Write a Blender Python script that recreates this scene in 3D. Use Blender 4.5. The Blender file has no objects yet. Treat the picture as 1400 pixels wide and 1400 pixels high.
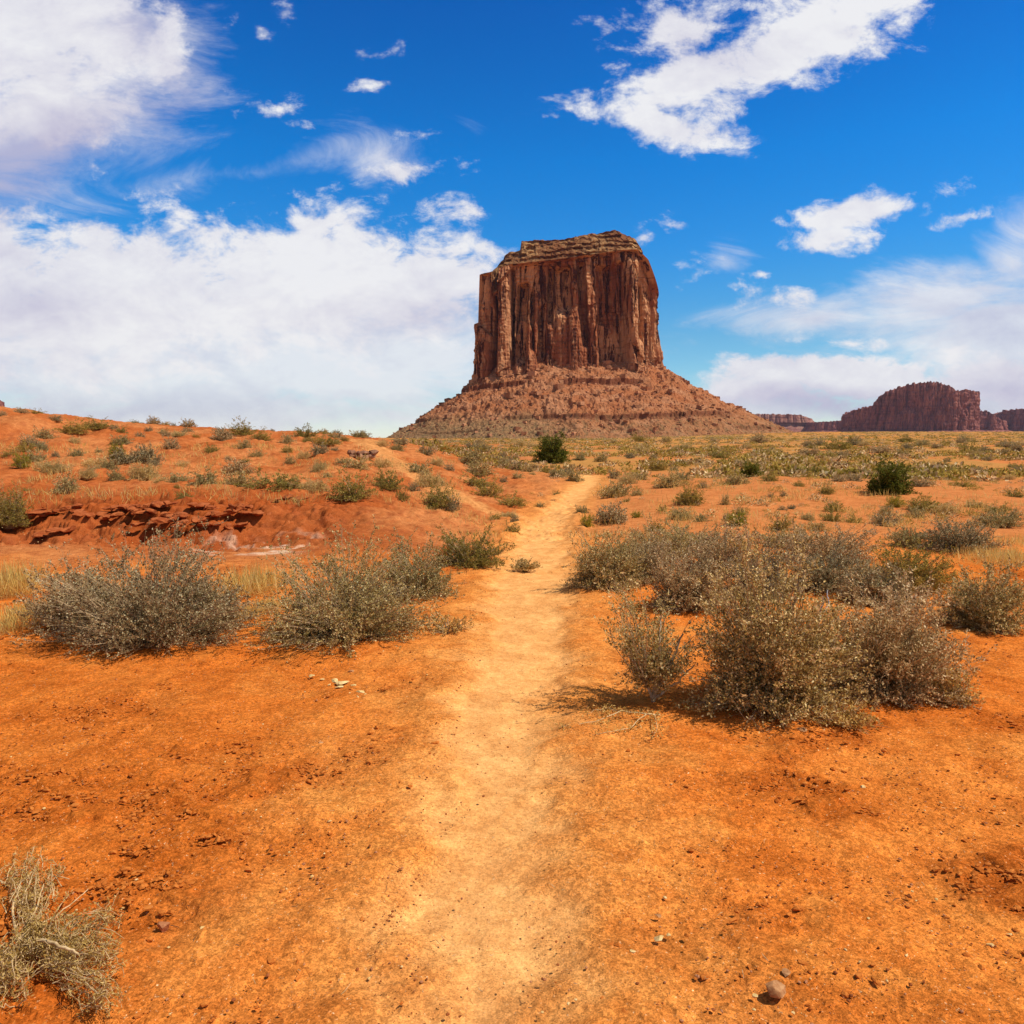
import bpy, math, random
import numpy as np
from mathutils import Vector, Matrix

scene = bpy.context.scene
COL = scene.collection
rad = math.radians

# ------------------------------------------------------------------ camera
EYE = 1.65
PITCH = math.atan(0.1)
cam_d = bpy.data.cameras.new("camera")
cam_d.sensor_width = 36.0
cam_d.lens = 36.0 * 1000 / 1400
cam_d.clip_start = 0.05
cam_d.clip_end = 60000
cam = bpy.data.objects.new("camera", cam_d)
COL.objects.link(cam)
cam.location = (0, 0, EYE)
cam.rotation_euler = (math.pi / 2 - PITCH, 0, 0)
scene.camera = cam

# ------------------------------------------------------------------ light
SUN_EL, SUN_AZ = rad(57), math.atan2(0.97, -0.20)     # azimuth clockwise from +Y
to_sun = Vector((math.cos(SUN_EL) * math.sin(SUN_AZ), math.cos(SUN_EL) * math.cos(SUN_AZ), math.sin(SUN_EL)))
sun_d = bpy.data.lights.new("sun", 'SUN')
sun_d.energy = 4.6
sun_d.angle = rad(0.5)
sun_d.color = (1.0, 0.94, 0.85)
sun = bpy.data.objects.new("sun", sun_d)
COL.objects.link(sun)
sun.rotation_euler = to_sun.to_track_quat('Z', 'Y').to_euler()

scene.view_settings.view_transform = 'Standard'
scene.view_settings.look = 'None'
scene.view_settings.exposure = 0.0
scene.view_settings.gamma = 1.0
scene.view_settings.use_curve_mapping = False
scene.cycles.max_bounces = 6
scene.cycles.diffuse_bounces = 2
scene.cycles.transparent_max_bounces = 4
scene.cycles.volume_bounces = 0

# ------------------------------------------------------------------ photo pixel (1400 px frame) -> direction
CP, SP = math.cos(PITCH), math.sin(PITCH)


def ray(px, py):
    u, v = (px - 700) / 1000, (700 - py) / 1000
    return np.array([u, CP + v * SP, -SP + v * CP])


def at_depth(px, py, y):
    d = ray(px, py)
    return np.array([d[0] / d[1] * y, y, EYE + d[2] / d[1] * y])


def elev(py):
    v = (700 - np.asarray(py, float)) / 1000
    return (v * CP - SP) / (CP + v * SP)


# ------------------------------------------------------------------ world: Nishita sky with clouds
def make_world():
    w = bpy.data.worlds.new("World")
    scene.world = w
    w.use_nodes = True
    nt = w.node_tree
    nt.nodes.clear()
    N, L = nt.nodes.new, nt.links.new

    def math_n(op, a, b=None, c=None, clamp=False):
        n = N('ShaderNodeMath')
        n.operation = op
        n.use_clamp = clamp
        for i, x in enumerate((a, b, c)):
            if x is None:
                continue
            if isinstance(x, (int, float)):
                n.inputs[i].default_value = x
            else:
                L(x, n.inputs[i])
        return n.outputs[0]

    def sstep(x, lo, hi):
        n = N('ShaderNodeMapRange')
        n.interpolation_type = 'SMOOTHSTEP'
        L(x, n.inputs['Value'])
        n.inputs['From Min'].default_value = lo
        n.inputs['From Max'].default_value = hi
        return n.outputs['Result']

    sky = N('ShaderNodeTexSky')
    sky.sky_type = 'NISHITA'
    sky.sun_disc = False
    sky.sun_elevation = SUN_EL
    sky.sun_rotation = SUN_AZ
    sky.altitude = 1600
    sky.air_density = 1.0
    sky.dust_density = 0.1
    sky.ozone_density = 3.0
    hs = N('ShaderNodeHueSaturation')
    hs.inputs['Saturation'].default_value = SKY_SAT
    L(sky.outputs[0], hs.inputs['Color'])
    tint = N('ShaderNodeMix')
    tint.data_type = 'RGBA'
    tint.blend_type = 'MULTIPLY'
    tint.inputs[0].default_value = 1.0
    L(hs.outputs[0], tint.inputs[6])
    tint.inputs[7].default_value = (*SKY_TINT, 1)
    tc = N('ShaderNodeTexCoord')
    sep = N('ShaderNodeSeparateXYZ')
    L(tc.outputs['Generated'], sep.inputs[0])
    # the polarised look of the photo: deep overhead, cyan towards the horizon
    el = N('ShaderNodeValToRGB')
    e = el.color_ramp.elements
    for k, (p, c) in enumerate(SKY_RAMP):
        if k > 1:
            e.new(p)
    for k, (p, c) in enumerate(SKY_RAMP):
        e[k].position = p
        e[k].color = (*[x / 2 for x in c], 1)
    L(sep.outputs[2], el.inputs[0])
    t2 = N('ShaderNodeMix')
    t2.data_type = 'RGBA'
    t2.blend_type = 'MULTIPLY'
    t2.inputs[0].default_value = 1.0
    L(tint.outputs[2], t2.inputs[6])
    L(el.outputs[0], t2.inputs[7])
    # paler sky added out of view, overhead and behind, to fill the shadows
    sky_fill = N('ShaderNodeTexSky')
    sky_fill.sky_type = 'NISHITA'
    sky_fill.sun_disc = False
    sky_fill.sun_elevation = SUN_EL
    sky_fill.sun_rotation = SUN_AZ
    sky_fill.altitude = 1600
    sky_fill.air_density = 1.0
    sky_fill.dust_density = 2.5
    sky_fill.ozone_density = 1.0
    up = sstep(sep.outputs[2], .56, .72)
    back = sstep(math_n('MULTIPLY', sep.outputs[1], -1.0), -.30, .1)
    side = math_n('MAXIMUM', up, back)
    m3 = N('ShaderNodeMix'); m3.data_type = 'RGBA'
    L(side, m3.inputs[0]); L(t2.outputs[2], m3.inputs[6]); L(sky_fill.outputs[0], m3.inputs[7])
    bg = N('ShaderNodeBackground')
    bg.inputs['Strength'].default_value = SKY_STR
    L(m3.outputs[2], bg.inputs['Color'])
    yy = math_n('MAXIMUM', sep.outputs[1], 0.18)
    u = math_n('DIVIDE', sep.outputs[0], yy)
    v = math_n('DIVIDE', sep.outputs[2], yy)
    comb = N('ShaderNodeCombineXYZ')
    L(u, comb.inputs[0])
    L(v, comb.inputs[1])
    P = comb.outputs[0]

    def noise(vec, scale, detail, rough=0.55, dist=0.0, squash=None, off=(0, 0, 0)):
        m = N('ShaderNodeMapping')
        m.inputs['Location'].default_value = off
        m.inputs['Scale'].default_value = squash or (1, 1, 1)
        L(vec, m.inputs[0])
        n = N('ShaderNodeTexNoise')
        n.inputs['Scale'].default_value = scale
        n.inputs['Detail'].default_value = detail
        n.inputs['Roughness'].default_value = rough
        n.inputs['Distortion'].default_value = dist
        L(m.outputs[0], n.inputs['Vector'])
        return n

    # gentle warp so that no outline stays an ellipse
    wn = noise(P, 5.0, 5, 0.6)
    sub = N('ShaderNodeVectorMath'); sub.operation = 'SUBTRACT'
    L(wn.outputs['Color'], sub.inputs[0]); sub.inputs[1].default_value = (0.5, 0.5, 0.5)
    sc = N('ShaderNodeVectorMath'); sc.operation = 'MULTIPLY'
    L(sub.outputs[0], sc.inputs[0]); sc.inputs[1].default_value = (0.10, 0.06, 0)
    add = N('ShaderNodeVectorMath'); add.operation = 'ADD'
    L(P, add.inputs[0]); L(sc.outputs[0], add.inputs[1])
    PW = add.outputs[0]

    def field(blobs):
        f = None
        for cx, cy, rx, ry, ang, wgt in blobs:
            d = ray(cx, cy)
            m = N('ShaderNodeMapping')
            m.vector_type = 'TEXTURE'
            m.inputs['Location'].default_value = (d[0] / d[1], d[2] / d[1], 0)
            m.inputs['Rotation'].default_value = (0, 0, rad(ang))
            m.inputs['Scale'].default_value = (rx / 1000, ry / 1000, 1)
            L(PW, m.inputs[0])
            ln = N('ShaderNodeVectorMath'); ln.operation = 'LENGTH'
            L(m.outputs[0], ln.inputs[0])
            g = math_n('MULTIPLY_ADD', ln.outputs['Value'], -wgt, wgt)
            f = g if f is None else math_n('SMOOTH_MAX', f, g, 0.12)
        return f

    n1 = noise(P, 12.0, 10, 0.66, 0.2, (1, 1.6, 1))
    n2 = noise(P, 12.0, 10, 0.66, 0.2, (1, 1.6, 1), (-0.008, -0.026, 0))   # shifted towards the light
    n3 = noise(P, 3.5, 8, 0.68, 0.8, (1, 3.0, 1), (3.1, 1.7, 0))          # streaky
    n5 = noise(P, 2.2, 4, 0.5, 0.0, (1, 2.2, 1), (7.3, 0.4, 0))           # broad shade

    puffy = field(PUFFY)
    soft = field(SOFT)
    dp = sstep(math_n('ADD', puffy, math_n('MULTIPLY_ADD', n1.outputs[0], 2.9, -1.45)), 0.0, 0.62)
    dp = math_n('MULTIPLY', dp, 0.97)
    ds = sstep(math_n('ADD', soft, math_n('MULTIPLY_ADD', n3.outputs[0], 2.4, -1.2)), -0.1, 0.95)
    ds = math_n('MULTIPLY', ds, 0.85)
    inv = math_n('MULTIPLY', math_n('SUBTRACT', 1.0, dp), math_n('SUBTRACT', 1.0, ds))
    dens = math_n('SUBTRACT', 1.0, inv, clamp=True)

    relief = math_n('SUBTRACT', n2.outputs[0], n1.outputs[0])
    shade = math_n('MULTIPLY_ADD', relief, 1.0, 0.17)
    shade = math_n('ADD', shade, math_n('MULTIPLY_ADD', n5.outputs[0], 1.4, -0.70))
    lo = field(SHADY)
    shade = math_n('ADD', shade, math_n('MULTIPLY', math_n('MAXIMUM', lo, 0.0), 0.7), clamp=True)
    cm = N('ShaderNodeMix'); cm.data_type = 'RGBA'
    L(shade, cm.inputs[0])
    cm.inputs[6].default_value = (0.93, 0.93, 0.95, 1)
    cm.inputs[7].default_value = (0.55, 0.53, 0.70, 1)
    cb = N('ShaderNodeBackground')
    L(cm.outputs[2], cb.inputs['Color'])
    cb.inputs['Strength'].default_value = CLOUD_STR
    mx = N('ShaderNodeMixShader')
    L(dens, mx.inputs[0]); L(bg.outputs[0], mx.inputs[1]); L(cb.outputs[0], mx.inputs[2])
    out = N('ShaderNodeOutputWorld')
    L(mx.outputs[0], out.inputs[0])


SKY_STR, SKY_SAT, SKY_TINT, CLOUD_STR = 0.10, 1.35, (1.24, 1.9, 2.5), 0.95
SKY_RAMP = [(0.0, (1.9, 1.35, .95)), (.13, (1.75, 1.42, 1.0)), (.24, (.85, 1.5, 1.28)), (.34, (.25, 1.5, 1.38)), (.50, (.10, 1.10, 1.22)), (.60, (.1, 1.05, 1.1))]
# cx, cy, rx, ry (photo pixels give the direction only), rotation, weight
PUFFY = [(20, 20, 190, 140, 0, 1.5), (60, 130, 120, 80, 0, 1), (228, 70, 45, 60, 0, 0.7),
         (200, 110, 90, 40, 30, 0.5),
         (130, 410, 330, 125, 0, 1.3), (430, 390, 250, 105, 0, 1.3), (20, 340, 130, 75, 0, 1), (590, 380, 120, 75, 0, 1.1),
         (655, 345, 38, 32, 0, 0.64), (430, 310, 110, 35, 0, 0.7), (260, 325, 110, 35, 0, 0.7),
         (890, 165, 130, 34, -12, 1), (960, 110, 130, 55, 15, 1), (1090, 55, 190, 62, 20, 1.1), (930, 40, 110, 70, 0, 0.7), (1215, 5, 90, 42, 15, 0.8),
         (1180, 293, 115, 26, 10, 0.9), (1130, 328, 75, 26, 0, 0.9), (1305, 297, 55, 16, 8, 0.7),
         (375, 147, 36, 14, 15, 0.4), (400, 168, 26, 9, -10, 0.28), (555, 230, 62, 19, 8, 0.55), (575, 190, 30, 8, 0, 0.24),
         (640, 287, 78, 20, -6, 0.6), (314, 25, 20, 22, 0, 0.4), (400, 16, 18, 18, 0, 0.32), (365, 48, 10, 8, 0, 0.24), (508, 117, 17, 9, 0, 0.32), (520, 70, 14, 7, 0, 0.16),
         (915, 305, 22, 10, -20, 0.36), (930, 400, 22, 24, 0, 0.28), (870, 320, 14, 12, 0, 0.32), (1040, 376, 16, 7, 0, 0.32),
         (1060, 405, 60, 18, 0, 0.6), (1060, 466, 26, 8, 6, 0.32), (1160, 465, 40, 10, 5, 0.32),
         (1150, 512, 210, 34, 0, 1.7), (1060, 532, 120, 28, 0, 1.2), (1330, 520, 170, 45, 0, 1.2)]
SOFT = [(40, 160, 240, 110, 15, 1.4), (170, 90, 120, 140, 20, 1.0),
        (520, 215, 90, 40, 0, .55), (985, 355, 40, 24, 0, .5), (1290, 410, 230, 62, 10, 1.1), (1110, 432, 210, 40, 6, .9), (1390, 360, 90, 80, 20, 1.0),
        (1390, 460, 200, 70, 0, 1.5), (1330, 568, 300, 50, 0, 1.4), (1060, 560, 200, 45, 0, 1.0),
        (150, 500, 460, 110, 0, 1.9), (480, 480, 280, 110, 0, 1.8), (250, 570, 560, 70, 0, 1.6), (600, 560, 120, 50, 0, .6), (350, 235, 240, 22, 10, .3)]
SHADY = [(60, 215, 230, 70, 20, 1.5), (240, 150, 100, 80, 30, 1.3), (200, 30, 60, 70, 0, .7), (560, 440, 150, 40, 10, .8), (960, 60, 130, 60, 0, .8), (500, 430, 200, 45, 0, .5), (60, 420, 120, 40, 0, .6),
         (1180, 556, 260, 36, 0, 1.6), (1380, 530, 120, 50, 0, .9), (200, 560, 500, 40, 0, .7), (1370, 440, 120, 50, 0, .6), (540, 235, 80, 40, 0, .6)]
make_world()

# ------------------------------------------------------------------ numpy noise
def _hash(ix, iy, seed):
    h = (ix.astype(np.int64) * 374761393 + iy.astype(np.int64) * 668265263 + seed * 1442695041) & 0xFFFFFFFF
    h = ((h ^ (h >> 13)) * 1274126177) & 0xFFFFFFFF
    h = ((h ^ (h >> 16)) * 2246822519) & 0xFFFFFFFF
    return (h ^ (h >> 15)) & 0xFFFFFFFF


def perlin(x, y, seed=0):
    x = np.asarray(x, dtype=np.float64); y = np.asarray(y, dtype=np.float64)
    x0 = np.floor(x); y0 = np.floor(y)
    fx = x - x0; fy = y - y0
    ux = fx * fx * fx * (fx * (fx * 6 - 15) + 10); uy = fy * fy * fy * (fy * (fy * 6 - 15) + 10)

    def g(i, j):
        a = _hash(x0 + i, y0 + j, seed) * (2 * math.pi / 4294967296.0)
        return np.cos(a) * (fx - i) + np.sin(a) * (fy - j)
    a = g(0, 0); b = g(1, 0); c = g(0, 1); d = g(1, 1)
    return ((a + (b - a) * ux) * (1 - uy) + (c + (d - c) * ux) * uy) * 1.5


def fbm(x, y, oct=4, seed=0, gain=0.5):
    s = 0; a = 1.0; f = 1.0
    for o in range(oct):
        s = s + a * perlin(x * f, y * f, seed + o * 17)
        a *= gain; f *= 2.03
    return s


def sm(a, b, x):
    t = np.clip((x - a) / (b - a), 0, 1)
    return t * t * (3 - 2 * t)


# ------------------------------------------------------------------ mesh helpers
def mesh_np(name, verts, quads=None, tris=None, mats=(), qmat=None, tmat=None, smooth=False, color=None, attrs=None):
    me = bpy.data.meshes.new(name)
    verts = np.asarray(verts, dtype=np.float32)
    nq = 0 if quads is None else len(quads)
    ntr = 0 if tris is None else len(tris)
    me.vertices.add(len(verts))
    me.vertices.foreach_set("co", verts.ravel())
    parts, starts = [], []
    if nq:
        parts.append(np.asarray(quads, np.int32).ravel()); starts.append(np.arange(nq, dtype=np.int32) * 4)
    if ntr:
        parts.append(np.asarray(tris, np.int32).ravel()); starts.append(nq * 4 + np.arange(ntr, dtype=np.int32) * 3)
    idx = np.concatenate(parts)
    me.loops.add(len(idx))
    me.loops.foreach_set("vertex_index", idx)
    me.polygons.add(nq + ntr)
    me.polygons.foreach_set("loop_start", np.concatenate(starts))
    for m in mats:
        me.materials.append(m)
    mi = np.zeros(nq + ntr, np.int32)
    if qmat is not None:
        mi[:nq] = qmat
    if tmat is not None:
        mi[nq:] = tmat
    me.polygons.foreach_set("material_index", mi)
    me.polygons.foreach_set("use_smooth", np.full(nq + ntr, smooth, dtype=bool))
    me.update(calc_edges=True)
    if color is not None:
        ca = me.color_attributes.new("soil", 'FLOAT_COLOR', 'POINT')
        c4 = np.ones((len(verts), 4), np.float32); c4[:, :3] = color
        ca.data.foreach_set("color", c4.ravel())
    for k, v in (attrs or {}).items():
        a = me.attributes.new(k, 'FLOAT', 'POINT')
        a.data.foreach_set("value", np.asarray(v, np.float32))
    return me


def link(name, me, parent=None):
    o = bpy.data.objects.new(name, me)
    COL.objects.link(o)
    if parent:
        o.parent = parent
    return o


def tag(o, label=None, cat=None, group=None, kind=None):
    if label: o['label'] = label
    if cat: o['category'] = cat
    if group: o['group'] = group
    if kind: o['kind'] = kind
    return o


def empty(name, loc=(0, 0, 0)):
    o = bpy.data.objects.new(name, None)
    o.empty_display_size = 0.2
    COL.objects.link(o)
    o.location = loc
    return o


# ------------------------------------------------------------------ materials
def new_mat(name):
    m = bpy.data.materials.new(name)
    m.use_nodes = True
    nt = m.node_tree
    b = nt.nodes['Principled BSDF']
    b.inputs['Roughness'].default_value = 0.9
    b.inputs['Specular IOR Level'].default_value = 0.15
    return m, nt, b


def nodes(nt):
    N, L = nt.nodes.new, nt.links.new

    def noise(scale, detail=4, rough=0.6, vec=None, squash=None):
        n = N('ShaderNodeTexNoise')
        n.inputs['Scale'].default_value = scale
        n.inputs['Detail'].default_value = detail
        n.inputs['Roughness'].default_value = rough
        if vec is not None:
            if squash:
                m = N('ShaderNodeMapping'); m.inputs['Scale'].default_value = squash
                L(vec, m.inputs[0]); vec = m.outputs[0]
            L(vec, n.inputs['Vector'])
        return n.outputs[0]

    def mix(f, a, b, mode='MIX'):
        n = N('ShaderNodeMix'); n.data_type = 'RGBA'; n.blend_type = mode
        for s, x in ((0, f), (6, a), (7, b)):
            if isinstance(x, (int, float)):
                n.inputs[s].default_value = x
            elif isinstance(x, tuple):
                n.inputs[s].default_value = (*x, 1)
            else:
                L(x, n.inputs[s])
        return n.outputs[2]

    def ramp(x, lo, hi, a=0.0, b=1.0):
        n = N('ShaderNodeMapRange'); n.interpolation_type = 'SMOOTHSTEP'
        L(x, n.inputs['Value'])
        for k, val in (('From Min', lo), ('From Max', hi), ('To Min', a), ('To Max', b)):
            n.inputs[k].default_value = val
        return n.outputs['Result']
    return N, L, noise, mix, ramp


def soil_material():
    m, nt, b = new_mat("red_soil")
    N, L, noise, mix, ramp = nodes(nt)
    pos = N('ShaderNodeNewGeometry').outputs['Position']
    at = N('ShaderNodeAttribute'); at.attribute_name = "soil"
    fine = N('ShaderNodeAttribute'); fine.attribute_name = "grit"
    c = at.outputs['Color']
    c = mix(ramp(noise(14, 5, 0.65, pos), .35, .65), c, mix(1.0, c, (0.86, 0.80, 0.74), 'MULTIPLY'))
    # grains: dark specks and pale grit a few mm wide
    c = mix(ramp(noise(4.2, 6, 0.7, pos), .42, .60), mix(1.0, c, (0.92, 0.86, 0.82), 'MULTIPLY'), mix(1.0, c, (1.08, 1.08, 1.08), 'MULTIPLY'))
    g1 = ramp(noise(80, 3, 0.75, pos), .59, .69)
    c = mix(mix(1.0, g1, fine.outputs['Fac'], 'MULTIPLY'), c, mix(1.0, c, (0.58, 0.50, 0.44), 'MULTIPLY'))
    g2 = ramp(noise(70, 3, 0.75, pos, (1.1, 1, 1)), .63, .72)
    c = mix(mix(1.0, g2, fine.outputs['Fac'], 'MULTIPLY'), c, (0.85, 0.55, 0.28))
    for scl, amt in ((210, .30), (70, .22)):               # single grains and crumbs
        vo = N('ShaderNodeTexVoronoi'); vo.inputs['Scale'].default_value = scl
        L(pos, vo.inputs['Vector'])
        sp = N('ShaderNodeSeparateColor'); L(vo.outputs['Color'], sp.inputs[0])
        k = ramp(sp.outputs[0], 0, 1, 1 - amt, 1 + amt * .8)
        cc = N('ShaderNodeCombineColor'); [L(k, cc.inputs[i]) for i in range(3)]
        c = mix(fine.outputs['Fac'], c, mix(1.0, c, cc.outputs[0], 'MULTIPLY'))
    L(c, b.inputs['Base Color'])
    b.inputs['Roughness'].default_value = 1.0
    b.inputs['Specular IOR Level'].default_value = 0.0
    bump = N('ShaderNodeBump')
    bump.inputs['Strength'].default_value = 0.7
    bump.inputs['Distance'].default_value = 0.016
    h = N('ShaderNodeMath'); h.operation = 'ADD'
    L(noise(45, 6, 0.7, pos), h.inputs[0]); L(noise(9, 4, 0.6, pos), h.inputs[1])
    h2 = N('ShaderNodeMath'); h2.operation = 'MULTIPLY'
    L(h.outputs[0], h2.inputs[0]); L(fine.outputs['Fac'], h2.inputs[1])
    L(h2.outputs[0], bump.inputs['Height'])
    L(bump.outputs[0], b.inputs['Normal'])
    return m


def leaf_material(name, cols, transl=0.25):
    """cols: ramp of colours picked per leaf."""
    m, nt, b = new_mat(name)
    N, L, noise, mix, ramp = nodes(nt)
    geo = N('ShaderNodeNewGeometry')
    oi = N('ShaderNodeObjectInfo')
    cr = N('ShaderNodeValToRGB')
    el = cr.color_ramp.elements
    while len(el) < len(cols):
        el.new(0.5)
    for i, c in enumerate(cols):
        el[i].position = i / (len(cols) - 1)
        el[i].color = (*c, 1)
    L(geo.outputs['Random Per Island'], cr.inputs[0])
    c = mix(ramp(oi.outputs['Random'], 0.0, 1.0), mix(1.0, cr.outputs[0], (0.80, 0.84, 0.80), 'MULTIPLY'), mix(1.0, cr.outputs[0], (1.18, 1.10, 1.0), 'MULTIPLY'))
    nt.nodes.remove(b)
    d = N('ShaderNodeBsdfDiffuse'); t = N('ShaderNodeBsdfTranslucent')
    L(c, d.inputs[0]); L(c, t.inputs[0])
    mx = N('ShaderNodeMixShader'); mx.inputs[0].default_value = transl
    L(d.outputs[0], mx.inputs[1]); L(t.outputs[0], mx.inputs[2])
    out = [n for n in nt.nodes if n.type == 'OUTPUT_MATERIAL'][0]
    L(mx.outputs[0], out.inputs[0])
    return m


def plain_material(name, c1, c2, scale=20, bump=0.0):
    m, nt, b = new_mat(name)
    N, L, noise, mix, ramp = nodes(nt)
    tc = N('ShaderNodeTexCoord').outputs['Object']
    oi = N('ShaderNodeObjectInfo')
    n = noise(scale, 5, 0.65, tc)
    L(mix(ramp(n, .35, .65), c1, c2), b.inputs['Base Color'])
    if bump:
        bp = N('ShaderNodeBump'); bp.inputs['Distance'].default_value = bump; bp.inputs['Strength'].default_value = 0.7
        L(noise(scale * 2.5, 6, 0.7, tc), bp.inputs['Height']); L(bp.outputs[0], b.inputs['Normal'])
    b.inputs['Specular IOR Level'].default_value = 0.05
    return m


def cliff_material(name, light, mid, dark, band, zscale, streak=1.0, bumpd=1.2):
    m, nt, b = new_mat(name)
    N, L, noise, mix, ramp = nodes(nt)
    pos = N('ShaderNodeNewGeometry').outputs['Position']
    n_big = noise(0.03, 6, 0.65, pos, (1, 1, .35))
    c = mix(ramp(n_big, .42, .58), mid, light)  # paler rock patches, spread wider to stand in for sunlit faces
    var = noise(0.16, 5, 0.65, pos, (1, 1, .09))            # desert varnish runs, darkened further to stand in for deep shade
    c = mix(ramp(var, .50, .575, 0, .80 * streak), c, dark)
    pale = noise(0.11, 4, 0.6, pos, (1, 1, .16))
    c = mix(ramp(pale, .56, .66, 0, .6), c, light)
    bed = noise(0.35 * zscale, 3, 0.6, pos, (.06, .06, 1))
    c = mix(ramp(bed, .5, .66, 0, band), c, dark)
    c = mix(ramp(noise(.6, 4, .7, pos), .5, .7, 0, .35), c, mid)
    L(c, b.inputs['Base Color'])
    b.inputs['Roughness'].default_value = 1.0
    b.inputs['Specular IOR Level'].default_value = 0.0
    bp = N('ShaderNodeBump'); bp.inputs['Distance'].default_value = bumpd; bp.inputs['Strength'].default_value = 0.8
    L(noise(.5, 6, .7, pos, (1, 1, .5)), bp.inputs['Height']); L(bp.outputs[0], b.inputs['Normal'])
    return m


def talus_material():
    m, nt, b = new_mat("talus_rubble")
    N, L, noise, mix, ramp = nodes(nt)
    pos = N('ShaderNodeNewGeometry').outputs['Position']
    at = N('ShaderNodeAttribute'); at.attribute_name = "soil"
    c = at.outputs['Color']
    c = mix(ramp(noise(.35, 5, .75, pos), .54, .70, 0, .55), c, mix(1.0, c, (1.6, 1.8, 1.8), 'MULTIPLY'))
    c = mix(ramp(noise(.27, 5, .75, pos, (1.05, 1, 1)), .56, .70, 0, .6), c, mix(1.0, c, (.48, .42, .42), 'MULTIPLY'))
    L(c, b.inputs['Base Color'])
    b.inputs['Roughness'].default_value = 1.0
    b.inputs['Specular IOR Level'].default_value = 0.0
    bp = N('ShaderNodeBump'); bp.inputs['Distance'].default_value = 1.5; bp.inputs['Strength'].default_value = 0.9
    L(noise(.4, 6, .75, pos), bp.inputs['Height']); L(bp.outputs[0], b.inputs['Normal'])
    return m


M_soil = soil_material()
M_sage = leaf_material("sage_leaf", [(0.138, 0.082, 0.024), (0.318, 0.223, 0.067), (0.498, 0.369, 0.126), (0.721, 0.543, 0.227), (0.930, 0.805, 0.454)], .35)
M_sage_dark = leaf_material("dark_sage_leaf", [(0.138, 0.080, 0.032), (0.297, 0.194, 0.082), (0.477, 0.335, 0.151), (0.689, 0.514, 0.269), (0.930, 0.805, 0.504)], .35)
M_olive = leaf_material("olive_leaf", [(0.149, 0.115, 0.018), (0.299, 0.230, 0.045), (0.437, 0.330, 0.077), (0.598, 0.440, 0.135)], .35)
M_tan = leaf_material("tan_leaf", [(0.374, 0.245, 0.068), (0.572, 0.392, 0.136), (0.726, 0.519, 0.221), (0.858, 0.647, 0.323)], .35)
M_green = leaf_material("green_leaf", [(.06, .065, .008), (.12, .13, .018), (.18, .185, .03), (.28, .27, .06)], .35)
M_lime = leaf_material("yellow_green_leaf", [(.22, .19, .02), (.36, .31, .03), (.50, .42, .06)], .35)
M_straw = leaf_material("straw_blade", [(0.670, 0.400, 0.090), (0.821, 0.540, 0.153), (0.920, 0.680, 0.243), (0.864, 0.620, 0.252)], .4)
M_dry = leaf_material("dry_leaf", [(.22, .115, .025), (.44, .27, .07), (.62, .42, .13), (.78, .58, .24)], .35)
M_stem = plain_material("grey_stem", (.24, .15, .07), (.52, .38, .22), 30)
M_bleach = plain_material("bleached_stem", (.46, .29, .12), (.74, .52, .27), 30)
M_trunk = plain_material("rough_grey_bark", (.24, .17, .09), (.62, .50, .33), 40)
M_white_stem = plain_material("white_dead_stem", (.55, .52, .48), (.78, .76, .72), 30)
M_darkstem = plain_material("dark_stem", (.06, .04, .025), (.14, .10, .06), 30)
M_rock_red = plain_material("red_stone", (.36, .13, .05), (.50, .22, .10), 14, .01)
M_grit_dark = plain_material("dark_red_grit", (.20, .055, .015), (.34, .10, .03), 14, .0)
M_clod = plain_material("soil_clod", (.44, .115, .018), (.60, .19, .034), 30, .004)
M_rock_brown = plain_material("brown_stone", (.34, .145, .055), (.54, .28, .12), 22, .004)
M_rock_pale = plain_material("pale_stone", (.62, .39, .13), (.80, .56, .25), 22, .006)
M_ledge = plain_material("crumbly_red_rock", (.30, .066, .018), (.44, .125, .038), 9, .03)
M_outcrop = plain_material("dark_outcrop_rock", (.18, .075, .04), (.40, .20, .11), 4, .03)
M_cliff = cliff_material("cliff_sandstone", (.66, .335, .160), (.34, .115, .050), (.075, .027, .017), .40, 1.0, 1.25)
M_cap = cliff_material("caprock_shale", (.42, .235, .10), (.25, .105, .045), (.09, .038, .022), .5, 1.6, .6)
M_far = cliff_material("far_sandstone", (.42, .165, .115), (.27, .095, .075), (.10, .036, .036), .45, .3, 1.0, 4.0)
M_farpale = cliff_material("far_pale_mesa", (.44, .22, .15), (.34, .14, .10), (.16, .065, .055), .9, .3, .2, 4.0)
M_talus = talus_material()

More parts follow.
